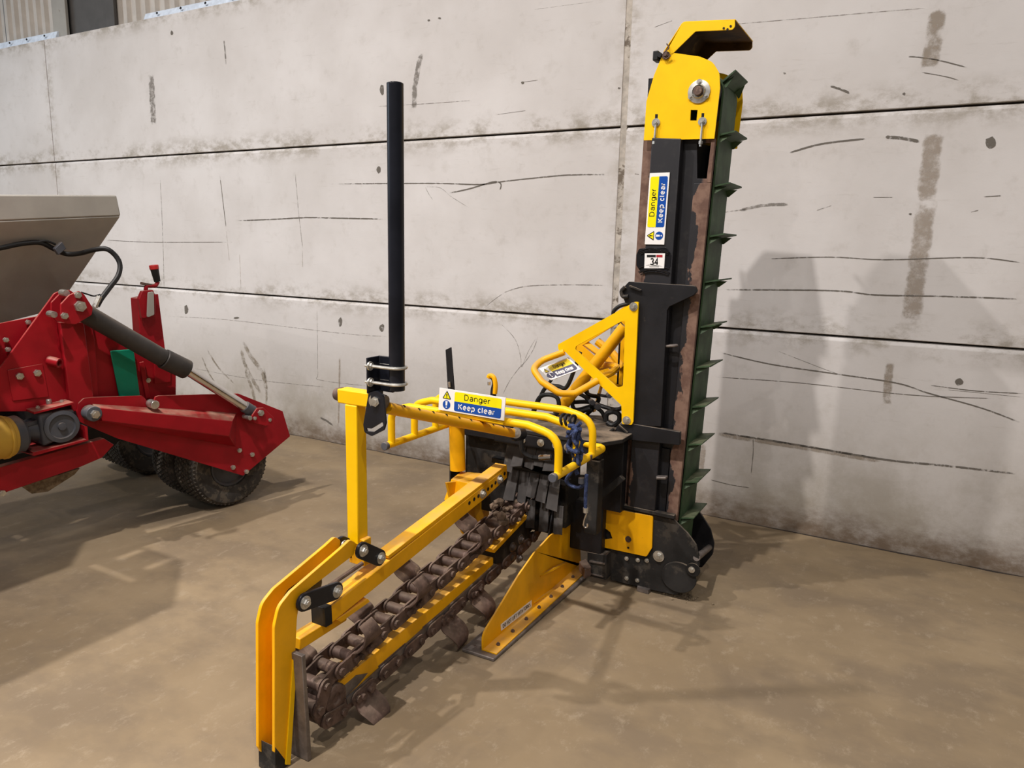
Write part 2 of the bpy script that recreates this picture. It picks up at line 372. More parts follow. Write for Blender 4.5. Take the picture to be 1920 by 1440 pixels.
GLYPH = {
 'D': (.84, [[(.28, 0), (0, 0), (0, 1), (.28, 1)], earc(.28, .5, .36, .5, 90, -90)]), 'a': (.70, [[(.52, 0), (.50, .12), (.50, .48)] + earc(.27, .50, .23, .23, 0, 155), [(.50, .43), (.26, .40)] + earc(.24, .20, .22, .20, 95, 300) + [(.50, .20)]]),
 'n': (.68, [[(0, 0), (0, .73)], [(0, .44)] + earc(.24, .46, .24, .27, 175, 0) + [(.48, 0)]]), 'g': (.72, [earc(.26, .365, .26, .365, 0, 360, 18), [(.52, .73), (.52, -.05)] + earc(.27, -.05, .25, .22, 0, -150)]),
 'e': (.70, [[(.02, .38), (.525, .38)] + earc(.27, .365, .26, .365, 5, 312, 16)]), 'r': (.44, [[(0, 0), (0, .73)], earc(.27, .42, .27, .29, 180, 85)]),
 'K': (.78, [[(0, 0), (0, 1)], [(.60, 1), (0, .38)], [(.20, .56), (.64, 0)]]), 'p': (.72, [[(0, .73), (0, -.28)], earc(.27, .365, .26, .365, 0, 360, 18)]),
 'c': (.64, [earc(.27, .365, .26, .365, 48, 312, 16)]), 'l': (.26, [[(0, 0), (0, 1)]]), ' ': (.56, []),
 '3': (.70, [earc(.25, .745, .24, .255, 160, -88), earc(.25, .255, .26, .255, 88, -160)]), '4': (.72, [[(.44, 0), (.44, 1), (0, .30), (.60, .30)]]),
 'O': (.90, [earc(.36, .5, .36, .5, 0, 360, 20)]), 'N': (.82, [[(0, 0), (0, 1), (.6, 0), (.6, 1)]]), 'T': (.74, [[(0, 1), (.6, 1)], [(.3, 1), (.3, 0)]]), 'L': (.64, [[(0, 1), (0, 0), (.48, 0)]]),
 'I': (.24, [[(0, 0), (0, 1)]]), 'F': (.66, [[(0, 0), (0, 1), (.5, 1)], [(0, .52), (.44, .52)]]), 'W': (1.06, [[(0, 1), (.22, 0), (.45, 1), (.68, 0), (.9, 1)]]), 'H': (.80, [[(0, 0), (0, 1)], [(.58, 0), (.58, 1)], [(0, .52), (.58, .52)]]),
 'R': (.78, [[(0, 0), (0, 1), (.3, 1)] + earc(.32, .75, .25, .25, 90, -90) + [(0, .5)], [(.3, .5), (.58, 0)]]), 'S': (.74, [earc(.28, .745, .25, .255, 25, 270) + earc(.28, .25, .27, .25, 90, -155)[1:]])}
def text(name, body, o, u, v, size, m, parent, weight=0.13, width=None):
    u, v = V(u).normalized(), V(v).normalized(); gap = weight + .06; adv = sum(GLYPH[c][0] + gap * (c != ' ') - .12 for c in body); k = width / adv if width else size
    mb = MB(); x = weight / 2; hw = weight / 2
    def pt(a, b): return u * (a * k) + v * (b * size)
    for c in body:
        for st in GLYPH[c][1]:
            n_ = len(st); prev = None; closed = (abs(st[0][0] - st[-1][0]) + abs(st[0][1] - st[-1][1])) < 1e-6
            sx = size / k
            for i, (a, b) in enumerate(st):
                def dirn(p, q_): d_ = V(((q_[0] - p[0]) / sx, q_[1] - p[1])); return d_.normalized() if d_.length > 0 else d_
                d1 = dirn(st[i - 1], st[i]) if i else (dirn(st[-2], st[-1]) if closed else dirn(st[0], st[1]))
                d2 = dirn(st[i], st[i + 1]) if i < n_ - 1 else (dirn(st[0], st[1]) if closed else d1)
                t = (d1 + d2); t = t.normalized() if t.length > 1e-3 else d2
                mi = min(2.0, 1 / max(.3, t.dot(d2))) * hw; nx, ny = -t.y * mi * sx, t.x * mi
                ex = 0
                p, q_ = mb.bm.verts.new(pt(x + a + nx, b + ny)), mb.bm.verts.new(pt(x + a - nx, b - ny))
                if prev: mb.bm.faces.new((prev[0], prev[1], q_, p))
                prev = (p, q_)
        x += GLYPH[c][0] + gap * (c != ' ') - .12
    me = bpy.data.meshes.new(name); mb.bm.to_mesh(me); mb.bm.free(); me.materials.append(M[m]); return link(name, me, parent, V(o))

# ------------------------------------------------------------------ the setting
structure(MB().plate([(-16, -12, 0), (10.6, -12, 0), (10.6, 4.7, 0), (-16, 4.7, 0)], (0, 0, -0.2)).obj('floor', 'floor'))
structure(MB().plate([(-16, -12, 8.0), (10.6, -12, 8.0), (10.6, 5.0, 8.0), (-16, 5.0, 8.0)], (0, 0, 0.1)).obj('ceiling', 'column'))
wall = structure(MB().box((XJ[0], YW + 0.035, -0.2), (XJ[-1], YW + 0.20, ZTOP - 0.02)).obj('wall_back', 'backing'))
for i in range(4):
    x0, x1 = XJ[i], XJ[i + 1]; g0 = 0.020 if i == 2 else 0.006; g1 = 0.020 if i == 1 else 0.006
    for (z0, z1) in ((-0.2, ZJ1), (ZJ1 + 0.011, ZJ2), (ZJ2 + 0.011, ZTOP)):
        ch = 0.020 if z1 < ZTOP else 0.008
        prof = [(YW, z0), (YW, z1 - ch), (YW + 0.014, z1 - 0.004), (YW + 0.016, z1), (YW + 0.19, z1), (YW + 0.19, z0)]
        prof[0] = (YW + 0.0, z0)
        MB().plate([(x0 + g0, a, b) for a, b in prof], (x1 - x0 - g0 - g1, 0, 0)).obj('concrete_panel', 'wall', wall, 0.004)
for k, xj in enumerate(XJ[1:4]):
    if k == 1:
        MB().box((xj - 0.020, YW + 0.005, 0), (xj + 0.020, YW + 0.05, ZTOP)).obj('joint_mortar', 'mortar', wall)
# marks left on the wall by machines: flat smears on the concrete
def strip(mb, pts, wd, smooth=True):
    P = [on(1, YW - 0.0012, *p) for p in pts]
    if smooth and len(P) > 2: P = smooth_path(P, 5)
    prev = None; n = len(P)
    for i, p in enumerate(P):
        t = (P[min(i + 1, n - 1)] - P[max(i - 1, 0)]).normalized(); s = V((-t.z, 0, t.x)) * wd / 2
        if smooth and i in (0, n - 1): s *= 0.35
        a, b = mb.bm.verts.new(p - s), mb.bm.verts.new(p + s); vv = i / (n - 1)
        if prev:
            f = mb.bm.faces.new((prev[0], a, b, prev[1])); ul = mb.bm.loops.layers.uv.verify()
            for lp, c in zip(f.loops, ((0, prev[2]), (0, vv), (1, vv), (1, prev[2]))): lp[ul].uv = c
        prev = (a, b, vv)
def marks(name, m, lines):
    mb = MB()
    for pts, wd, *sm in lines: strip(mb, pts, wd, not sm)
    o = mb.obj(name, m, wall); o['kind'] = 'stuff'; o.visible_shadow = True; return o
marks('dark_scuffs', 'scuff', [
    ([(443, 414), (517, 411), (575, 408), (633, 409), (727, 411)], .012),
    ([(618, 345), (727, 344), (831, 344), (900, 346), (945, 340), (1020, 332), (1070, 328), (1148, 327)], .010),
    ([(838, 363), (880, 354), (925, 341), (939, 345), (937, 358)], .011),
    ([(1427, 486), (1553, 482), (1660, 487), (1825, 483), (1920, 493)], .007),
    ([(1340, 543), (1560, 545), (1640, 553), (1780, 556), (1920, 561)], .010),
    ([(1330, 656), (1440, 682), (1560, 700), (1680, 718), (1740, 737), (1840, 765), (1920, 795)], .009),
    ([(1330, 706), (1500, 718), (1700, 740), (1880, 748)], .005),
    ([(1475, 288), (1540, 270), (1632, 259)], .012), ([(1658, 257), (1690, 259), (1726, 266)], .020),
    ([(1555, 161), (1575, 167), (1594, 175)], .014), ([(1700, 106), (1720, 107), (1760, 113), (1815, 127)], .007),
    ([(1725, 135), (1770, 143), (1800, 151)], .005), ([(1843, 369), (1878, 367)], .016),
    ([(1820, 398), (1835, 394)], .010), ([(1636, 370), (1675, 370)], .008),
    ([(195, 450), (280, 454), (440, 454)], .006), ([(412, 327), (420, 395), (424, 428)], .009),
    ([(600, 783), (612, 789), (626, 799)], .022), ([(1332, 808), (1500, 835), (1660, 862), (1770, 873), (1920, 890)], .014),
    ([(1330, 899), (1370, 909), (1408, 915)], .006), ([(930, 215), (988, 207)], .007), ([(980, 154), (1010, 150)], .008),
    ([(1227, 51), (1262, 38)], .006), ([(1190, 326), (1198, 327)], .014), ([(1740, 722), (1830, 733), (1920, 738)], .006),
    ([(1770, 730), (1920, 745)], .006), ([(1412, 820), (1412, 850), (1408, 890)], .005)])
marks('faint_scuffs', 'scuff_faint', [
    ([(797, 350), (803, 362), (812, 376)], .004), ([(797, 350), (825, 352), (845, 368), (880, 390)], .004),
    ([(316, 593), (430, 600), (640, 625), (727, 631)], .005), ([(594, 572), (595, 640), (596, 700), (602, 713), (700, 725)], .005),
    ([(360, 690), (480, 712), (622, 727)], .005), ([(934, 602), (965, 635), (976, 668), (978, 688), (990, 660), (1006, 632)], .005),
    ([(1010, 627), (1000, 655), (985, 678), (975, 688), (955, 715), (940, 745)], .005), ([(553, 320), (560, 400), (568, 470)], .007),
    ([(300, 330), (305, 440), (308, 560)], .008), ([(700, 200), (790, 195), (890, 188)], .005), ([(1000, 18), (1120, 2)], .005),
    ([(1320, 50), (1500, 35), (1650, 22), (1740, 15)], .005), ([(1450, 655), (1540, 690), (1580, 704)], .004),
    ([(940, 550), (985, 537), (1060, 534), (1140, 535)], .008), ([(905, 580), (925, 563), (945, 549)], .005),
    ([(1385, 395), (1430, 385), (1480, 383)], .02), ([(1330, 402), (1400, 392)], .022), ([(1530, 395), (1560, 385)], .015),
    ([(790, 96), (778, 160), (776, 205)], .05, 0), ([(283, 140), (288, 235)], .09, 0), ([(420, 75), (424, 122)], .02, 0),
    ([(735, 170), (737, 200)], .02, 0)])
marks('brown_smears', 'scuff_brown', [
    ([(1751, 247), (1737, 380)], .10, 0), ([(1737, 380), (1707, 608)], .105, 0), ([(424, 430), (430, 490)], .014), ([(449, 475), (452, 545)], .016),
    ([(567, 468), (567, 502)], .014), ([(637, 668), (636, 740), (634, 800)], .022, 0), ([(1320, 830), (1312, 900)], .04, 0)])
marks('pale_smears', 'scuff_pale', [([(1760, 15), (1742, 130)], .09, 0), ([(1668, 680), (1662, 760)], .05, 0), ([(1330, 812), (1500, 838), (1660, 866)], .035)])
marks('tyre_rub_marks', 'tyre_smear', [
    ([(455, 640), (470, 668), (492, 700), (500, 735)], .055), ([(452, 655), (462, 690), (490, 740)], .05), ([(458, 690), (474, 735), (480, 770)], .04),
    ([(388, 655), (410, 690), (440, 720)], .022), ([(378, 668), (392, 700), (415, 735)], .02), ([(495, 690), (500, 740), (492, 790), (470, 830)], .03)])
mb = MB()
for (x, y, rx, ry) in ((1857, 268, 12, 12), (1798, 716, 8, 8), (710, 318, 4, 7), (349, 580, 4, 9), (638, 604, 4, 9), (716, 615, 5, 8), (322, 62, 3, 5),
                       (716, 168, 4, 12), (1350, 90, 3, 3), (1161, 165, 3, 2), (980, 155, 3, 3), (824, 34, 3, 2), (804, 38, 3, 2), (1471, 137, 3, 2), (1695, 176, 3, 3), (1707, 401, 3, 2), (443, 596, 6, 2)):
    f = mb.bm.faces.new([mb.bm.verts.new(on(1, YW - 0.0016, x + rx * random.uniform(.75, 1.1) * math.cos(k * PI / 5), y + ry * random.uniform(.75, 1.1) * math.sin(k * PI / 5))) for k in range(10)])
    ul = mb.bm.loops.layers.uv.verify()
    for lp in f.loops: lp[ul].uv = (.5, .5)
o = mb.obj('chipped_spots', 'scuff', wall); o['kind'] = 'stuff'

gp = []; x = XJ[0]
while x < XJ[-1]: gp.append((x, random.uniform(.004, .022))); x += .14
mb = MB()
for (xa_, wa), (xb_, wb) in zip(gp, gp[1:]):
    mb.bm.faces.new([mb.bm.verts.new(p) for p in ((xa_, YW - wa, .0015), (xb_, YW - wb, .0015), (xb_, YW + .01, .0015), (xa_, YW + .01, .0015))])
o = mb.obj('slab_edge_gap', 'backing', bpy.data.objects['floor']); o['kind'] = 'stuff'
# cladding, column and flashings above the concrete
YC = YW + 0.17
def cladding(px0, px1, z1, name):
    xa, xb = on(1, YC, px0, 40).x, on(1, YC, px1, 20).x
    pts = []; x = xa
    while x < xb:
        for dx, dy in ((0, 0), (0.05, 0), (0.068, 0.035), (0.118, 0.035)):
            if x + dx < xb: pts.append((x + dx, YC + dy, ZTOP - 0.1))
        x += 0.137
    return structure(MB().sheet(pts, (0, 0, z1 - ZTOP + 0.1), 0.002).obj(name, 'cladding', angle=20))
cladding(-60, 8, 4.6, 'wall_upper'); bpy.data.objects['wall_upper']
cladding(10, 100, 4.6, 'wall_upper')
cladding(216, 640, 4.6, 'wall_upper')
def upright(px0, px1, y0, y1, name, m):
    a, b = on(1, y0, px0, 30).x, on(1, y0, px1, 30).x
    return structure(MB().box((a, y0, ZTOP - 0.03), (b, y1, 4.6)).obj(name, m, None, 0.004))
upright(98, 123, YW + 0.10, YW + 0.13, 'trim_1', 'hopper')
upright(124, 200, YW + 0.16, YW + 0.34, 'trim_2', 'column')
upright(198, 214, YW + 0.12, YW + 0.15, 'trim_3', 'column')
def flashing(px0, py0, px1, py1, h, name):
    a, b = on(1, YW + 0.05, px0, py0), on(1, YW + 0.05, px1, py1)
    mb = MB(); mb.hexa([(a.x, YW + .05, ZTOP - .01), (b.x, YW + .05, ZTOP - .01), (b.x, YW + .15, ZTOP - .01), (a.x, YW + .15, ZTOP - .01)],
                       [(a.x, YW + .085, ZTOP + h), (b.x, YW + .085, ZTOP + h), (b.x, YW + .15, ZTOP + h), (a.x, YW + .15, ZTOP + h)])
    o = structure(mb.obj(name, 'galv', None, 0.003)); x = a.x + 0.2
    while x < b.x:
        MB().cyl((x, YW + 0.055, ZTOP + h * .6), (x + 0.02, YW + 0.045, ZTOP + h * .62), 0.008, 6).obj('screw', 'ink', o); x += 0.32
flashing(-60, 105, 101, 60, 0.085, 'trim_4')
flashing(266, 26, 640, -45, 0.075, 'trim_5')

# ------------------------------------------------------------------ THE TRENCHER
T = thing('chain_trencher', (-1.4, 2.6, 0), 'yellow and black chain trencher with upright green belt conveyor, beside the concrete wall', 'trencher')
def bolts(pts, d, parent, r=0.012, h=0.010, m='zinc'):
    for p in pts: MB().bolt(p, d, r, h).obj('bolt', m, parent)

# --- crumber bar with its adjusting holes
XB = -1.61
bar = MB(); q = xs(XB, [(615, 1142), (951, 876), (951, 896), (907, 937), (617, 1173)])
bar.plate(fillet(q, 0.004), (-0.062, 0, 0)); bar = bar.obj('crumber_bar', 'amber', T, 0.003)
q = xs(XB + 0.001, [(614, 1141), (616, 1174)])
cdir = (q[1] - q[0])
MB().hexa([q[0] + V((0, -.012, .004)), q[0] + V((-.064, -.012, .004)), q[1] + V((-.064, -.012, 0)), q[1] + V((0, -.012, 0))],
          [q[0] + V((0, .02, .004)), q[0] + V((-.064, .02, .004)), q[1] + V((-.064, .02, 0)), q[1] + V((0, .02, 0))]).obj('end_cap', 'hose', bar, 0.002)
# top sleeve over the rear half and the wear strip below the front
q = xs(XB + 0.004, [(720, 1032), (745, 1036), (938, 892), (932, 872), (905, 876)])
MB().plate([p + V((0, 0, 0.004)) for p in xs(XB - 0.001, [(728, 1044), (950, 873), (951, 880), (730, 1050)])], (-0.061, 0, 0)).obj('bar_sleeve', 'amber', bar, 0.002)
MB().plate(xs(XB + 0.003, [(632, 1162), (690, 1123), (694, 1128), (660, 1152), (640, 1167)]), (-0.05, 0, 0)).obj('stop_plate', 'amber', bar, 0.001)
for (x, y) in ((880, 943), (889, 936), (897, 930), (915, 917), (922, 911), (929, 905), (946, 888)):
    p = on(0, XB + 0.0005, x, y); MB().cyl(p, p + V((0.0015, 0, 0)), 0.0085, 12).obj('adjusting_hole', 'ink', bar)
bolts(xs(XB + 0.002, [(905, 926), (937, 899)]), (1, 0, 0), bar, 0.014, 0.012)
# lower yellow arm that shows behind the shoe
MB().bar(on(0, -1.655, 552, 1205), on(0, -1.655, 640, 1150), 0.05, 0.04).obj('crumber_strut', 'amber', T, 0.003)
MB().cyl(on(0, -1.64, 618, 1098), on(0, -1.64, 700, 1042), 0.008, 10).obj('link_rod', 'rust', T)

# --- crumber shoe: two bent cheek plates, blade
XR, XLc = -1.612, -1.672
outer = [(515, 1410), (515, 1175), (523, 1138), (545, 1110), (640, 1028), (657, 1012), (668, 1018), (664, 1040), (570, 1112), (562, 1125), (557, 1160), (554, 1225), (540, 1436), (528, 1432)]
shoe_q = fillet(xs(XR, outer), [.003, .05, .05, .05, .1, .016, .016, .012, .03, .02, .02, .003, .003, .003], 4)
shoe = MB().plate(shoe_q, (-0.012, 0, 0)).obj('crumber_shoe', 'amber', T, 0.002)
MB().plate([p + V((XLc - XR, -0.010, 0)) for p in shoe_q], (-0.012, 0, 0)).obj('cheek_plate', 'amber', shoe, 0.002)
p0, p1 = on(0, XR - 0.03, 520, 1180), on(0, XR - 0.03, 518, 1405)
MB().hexa([p0 + V((-.022, .03, 0)), p0 + V((.016, .03, 0)), p0 + V((.016, .045, 0)), p0 + V((-.022, .045, 0))],
          [p1 + V((-.022, .03, 0)), p1 + V((.016, .03, 0)), p1 + V((.016, .045, 0)), p1 + V((-.022, .045, 0))]).obj('spacer_plate', 'amber', shoe)
ba, bb = on(0, -1.585, 562, 1226), on(0, -1.585, 556, 1425); bb.z = 0.002; bb.y = 1.535; ba.x = bb.x = -1.568
MB().hexa([ba + V((0, -.008, 0)), ba + V((-.125, -.008, 0)), bb + V((-.125, -.008, 0)), bb + V((0, -.008, 0))],
          [ba + V((0, .008, 0)), ba + V((-.125, .008, 0)), bb + V((-.125, .008, 0)), bb + V((0, .008, 0))]).obj('scraper_blade', 'bare', shoe, 0.002)
MB().plate(xs(XR + 0.006, [(551, 1224), (558, 1224), (545, 1434), (536, 1434)]), (-0.01, 0, 0)).obj('blade_backing', 'yellow', shoe, 0.001)
q = xs(XR + 0.002, [(497, 1412), (540, 1434), (540, 1450), (500, 1446)])
MB().plate([V((p.x, p.y, max(0.003, p.z))) for p in xs(XR + .001, [(516, 1400), (541, 1432)])] + [V((XR + .001, 1.50, .003)), V((XR + .001, 1.43, .003))], (-0.075, 0, 0)).obj('shoe_toe', 'dusty_black', shoe, 0.002)
def link_plate(pa, pb, X, name='shoe_link', r=0.030, t=0.012):
    a, b = on(0, X, *pa), on(0, X, *pb); d = (b - a).normalized(); n = V((1, 0, 0)); s = n.cross(d); ring = []
    for k in range(9): an = PI / 2 + PI * k / 8; ring.append(a + (d * math.cos(an) + s * math.sin(an)) * r)
    for k in range(9): an = -PI / 2 + PI * k / 8; ring.append(b + (d * math.cos(an) + s * math.sin(an)) * r)
    o = MB().plate(ring, (t, 0, 0)).obj(name, 'gloss_black', T, 0.002)
    bolts([a + n * t, b + n * t], n, o, 0.014, 0.012); return o
link_plate((676, 1031), (709, 1045), -1.606)
link_plate((567, 1128), (627, 1107), -1.606)
for pa, pb in (((676, 1031), (709, 1045)), ((567, 1128), (627, 1107))):
    a, b = on(0, -1.606, *pa), on(0, -1.606, *pb); a.x = b.x = -1.700
    d = (b - a).normalized(); sd = V((1, 0, 0)).cross(d)
    ring = [a + (d * math.cos(PI / 2 + PI * k / 8) + sd * math.sin(PI / 2 + PI * k / 8)) * .03 for k in range(9)] + [b + (d * math.cos(-PI / 2 + PI * k / 8) + sd * math.sin(-PI / 2 + PI * k / 8)) * .03 for k in range(9)]
    MB().plate(ring, (.012, 0, 0)).obj('shoe_link', 'gloss_black', T, 0.002)
bolts([on(0, -1.655, 646, 1023)], (1, 0, 0), shoe, 0.012, 0.008)

# --- digging chain on its bar
XCH, HW = -1.628, 0.050
nose, tail, rn, rt = V((XCH, 1.665, 0.152)), V((XCH, 3.10, 0.315)), 0.076, 0.098
d = tail - nose; Ld = d.length; ang = math.atan2(d.z, d.y); be = math.asin((rt - rn) / Ld)
loop = []
def arc(c, r, a0, a1, n):
    return [c + V((0, math.cos(a0 + (a1 - a0) * k / n), math.sin(a0 + (a1 - a0) * k / n))) * r for k in range(n + 1)]
loop += arc(tail, rt, ang - PI / 2 - be, ang + PI / 2 + be, 16)
loop += arc(nose, rn, ang + PI / 2 + be, ang + 3 * PI / 2 - be, 16)
per = [0]
for i in range(len(loop)): per.append(per[-1] + (loop[(i + 1) % len(loop)] - loop[i]).length)
NL = 46; pitch = per[-1] / NL
def at(s):
    s %= per[-1]
    for i in range(len(loop)):
        if s <= per[i + 1]:
            return loop[i].lerp(loop[(i + 1) % len(loop)], (s - per[i]) / max(1e-9, per[i + 1] - per[i]))
boom = MB(); qb = xs(-1.588, [(632, 1285), (645, 1272), (925, 1045), (925, 1068), (648, 1322), (636, 1326)])
boom.plate(qb, (-0.08, 0, 0)); boom = boom.obj('boom_bar', 'amber', T, 0.002)
p = on(0, -1.590, 626, 1308); MB().lathe([(.050, -.02), (.050, .010), (.044, .014), (.020, .014), (.018, .006), (.001, .006)], p, (1, 0, 0), 24).obj('nose_disc', 'rust', boom, .002)
MB().plate(xs(-1.5868, [(640, 1290), (668, 1266), (690, 1262), (672, 1284), (650, 1306), (640, 1310)]), (-.002, 0, 0)).obj('worn_patch', 'bare', boom)
MB().plate(xs(-1.58, [(650, 1310), (932, 1055), (933, 1060), (652, 1322)]), (-0.09, 0, 0)).obj('wear_strip', 'bare', boom)
for a_, b_ in (((710, 1249), (760, 1206)), ((793, 1176), (845, 1132)), ((868, 1111), (912, 1072))):
    MB().plate(xs(-1.5855, [a_, b_, (b_[0] + 1, b_[1] + 4), (a_[0] + 1, a_[1] + 4)]), (-0.006, 0, 0)).obj('bar_slot', 'rust', boom)
MB().plate(xs(-1.578, [(926, 1032), (992, 965), (995, 1020), (960, 1050), (930, 1058)]), (-0.09, 0, 0)).obj('boom_root', 'dusty_black', T, 0.002)
MB().plate(xs(-1.574, [(925, 1031), (991, 963), (992, 968), (927, 1037)]), (-0.1, 0, 0)).obj('root_edge', 'amber', boom)
bolts(xs(-1.577, [(960, 1026), (976, 1011), (958, 1045), (973, 1046)]), (1, 0, 0), boom, 0.016, 0.014, 'bare')
chain = MB()
chain.lathe([(0.052, -0.03), (0.06, -0.02), (0.06, 0.02), (0.052, 0.03)], nose, (1, 0, 0), 24)
chain = chain.obj('digging_chain', 'rust', T)
MB().lathe([(0.075, -0.03), (0.082, -0.02), (0.082, 0.02), (0.075, 0.03)], tail, (1, 0, 0), 24).obj('drive_sprocket', 'rust', chain)
def linkmesh(xo, h, name, rollers):
    mb = MB(); L = pitch
    for s in (-1, 1):
        ring = [(s * xo, -L / 2 + h * .5 * math.cos(PI / 2 + PI * k / 6), h * .5 * math.sin(PI / 2 + PI * k / 6)) for k in range(7)] + \
               [(s * xo, L / 2 + h * .5 * math.cos(-PI / 2 + PI * k / 6), h * .5 * math.sin(-PI / 2 + PI * k / 6)) for k in range(7)]
        mb.plate([V(p) for p in ring], (s * 0.008, 0, 0))
        if rollers is None:
            pass
    if rollers is None:
        for e in (-1, 1): mb.cyl((-xo - .018, e * L / 2, 0), (xo + .018, e * L / 2, 0), 0.0135, 10)
    if rollers:
        for e in (-1, 1): mb.cyl((-xo, e * L / 2, 0), (xo, e * L / 2, 0), 0.021, 12)
    me = mb.mesh(name); me.materials.append(M['rust']); return me
outer_me, inner_me = linkmesh(HW, 0.052, 'chain_link', None), linkmesh(HW - 0.013, 0.052, 'chain_link', True)
frames = []
for k in range(NL):
    a, b = at(k * pitch), at((k + 1) * pitch); c = (a + b) / 2; th = math.atan2(b.z - a.z, b.y - a.y); frames.append((c, th))
    o = link('chain_link', outer_me if k % 2 == 0 else inner_me, chain, c); o.rotation_euler = (th, 0, 0)
def toothmesh(s):                                  # cup cutter, curled out from the side of the chain
    mb = MB(); prof = [(0, -.02), (.001, .016), (.012, .036), (.038, .054), (.060, .082), (.060, .116), (.040, .146)]
    P = smooth_path([V((s * (HW + .010 + a), -.045, -z)) for a, z in prof], 3); n = len(P)
    rows = []
    for off in (0, 0.007):
        for e in (0, 1):
            r = []
            for i, p in enumerate(P):
                t = i / (n - 1); wdt = 0.036 + 0.022 * math.sin(PI * min(1, t * 1.25)); yy = (-wdt if e == 0 else wdt) + (0.018 * t * t if e == 0 else 0.012 * t)
                r.append(mb.bm.verts.new((p.x - s * off * (0.4 + .6 * (t < .8)), yy, p.z)))
            rows.append(r)
    a, b, c_, d_ = rows
    for i in range(n - 1):
        mb.bm.faces.new((a[i], a[i + 1], b[i + 1], b[i])); mb.bm.faces.new((c_[i], d_[i], d_[i + 1], c_[i + 1]))
        mb.bm.faces.new((a[i], c_[i], c_[i + 1], a[i + 1])); mb.bm.faces.new((b[i], b[i + 1], d_[i + 1], d_[i]))
    mb.bm.faces.new((a[0], b[0], d_[0], c_[0])); mb.bm.faces.new((a[-1], c_[-1], d_[-1], b[-1]))
    for yy in (-.02, .02): mb.cyl((s * (HW + .008), yy, 0), (s * (HW + .026), yy, 0), 0.011, 6)
    me = mb.mesh('cutter_tooth', 60); me.materials.append(M['rust']); return me
tm = {1: toothmesh(1), -1: toothmesh(-1)}
for (s, px, py, lower) in ((1, 672, 1235, 0), (1, 775, 1150, 0), (1, 893, 1022, 0), (-1, 690, 1180, 0), (-1, 770, 1108, 0), (-1, 888, 1005, 0), (-1, 596, 1245, 0),
                           (1, 680, 1305, 1), (1, 838, 1175, 1), (1, 897, 1117, 1), (-1, 745, 1250, 1), (-1, 870, 1140, 1)):
    g = on(0, XCH + s * HW, px, py)
    k = min((i for i in range(NL) if (math.cos(frames[i][1]) < 0) != bool(lower)), key=lambda i: abs(frames[i][0].y - g.y) + 0.3 * abs(frames[i][0].z - g.z))
    c, th = frames[k]; o = link('cutter_tooth', tm[s], chain, c); o.rotation_euler = (th, 0, 0)
# dried mud caked round the drive end
mb = MB()
for k in range(26):
    p = V((XCH + random.uniform(-.06, .06), 2.93 + random.uniform(-.14, .16), 0.40 + random.uniform(-.04, .05))); r = random.uniform(.012, .03)
    bmesh.ops.create_icosphere(mb.bm, subdivisions=1, radius=r, matrix=Matrix.Translation(p) @ Matrix.Diagonal((1, random.uniform(.7, 1.4), random.uniform(.5, 1), 1)))
mud = mb.obj('caked_mud', 'mud', T); mud['kind'] = 'stuff'

# --- skid side plate
zsh = 0.014
XP = on(2, 0.02, 904, 1216).x
sh = MB().plate(fillet([V((-1.505, 2.335, 0.001)), V((-1.352, 2.337, 0.001)), V((-1.335, 3.23, 0.001)), V((-1.50, 3.23, 0.001))], 0.006), (0, 0, zsh)).obj('skid_shoe', 'bare', T, 0.003)
skid_px = [(903, 1217), (902, 1189), (936, 1134), (969, 1079), (1000, 1035), (1030, 1003), (1083, 967), (1087, 1060), (1090, 1076)]
q = xs(XP, skid_px); q[0].z = q[-1].z = zsh; q[-1].y = q[-2].y
sk = MB().plate(fillet(q, [0, .05, .1, .1, .1, .05, .01, 0, 0]), (0.008, 0, 0)).obj('skid_plate', 'amber', T, 0.002)
y0, y1 = q[0].y + 0.0, q[-1].y
MB().box((XP + 0.006, y0, zsh), (-1.356, y1, zsh + 0.008)).obj('skid_flange', 'amber', sk, 0.002)
for k in range(8):
    y = y0 + 0.06 + (y1 - y0 - 0.12) * k / 7; MB().bolt(((XP - 1.348) / 2 + 0.004, y, zsh + 0.008), (0, 0, 1), 0.009, 0.006, False).obj('bolt', 'rust', sk)
for (a, b) in (((1012, 1080), (1060, 1055)), ((1010, 1122), (1075, 1085)), ((1000, 1130), (1086, 1075))):
    MB().tube([on(0, XP + 0.006, *a), on(0, XP + 0.014, (a[0] + b[0]) / 2, (a[1] + b[1]) / 2), on(0, XP + 0.008, *b)], [.006, .011, .007], 8).obj('pressed_rib', 'amber', sk)
def quadboard(name, tl, tr, br, bl, t, m, parent, bevel=0.0005):
    n = (V(tr) - V(tl)).cross(V(bl) - V(tl)).normalized()
    return MB().plate([V(tl), V(tr), V(br), V(bl)], n * t).obj(name, m, parent, bevel), -n
q = xs(XP + 0.0095, [(939, 1171), (997, 1125), (997, 1139), (940, 1183)])
o, n = quadboard('warning_label', *q, 0.0012, 'white', sk)
if n.x < 0: n = -n
u = (q[1] - q[0]); v = (q[0] - q[3]); o['label'] = 'white label reading do not lift with forks'
text('lettering', 'DO NOT LIFT WITH FORKS', q[3] + u * .05 + v * .24 + n * .0008, u, v, v.length * .52, 'ink', o, 0.20, u.length * .90)

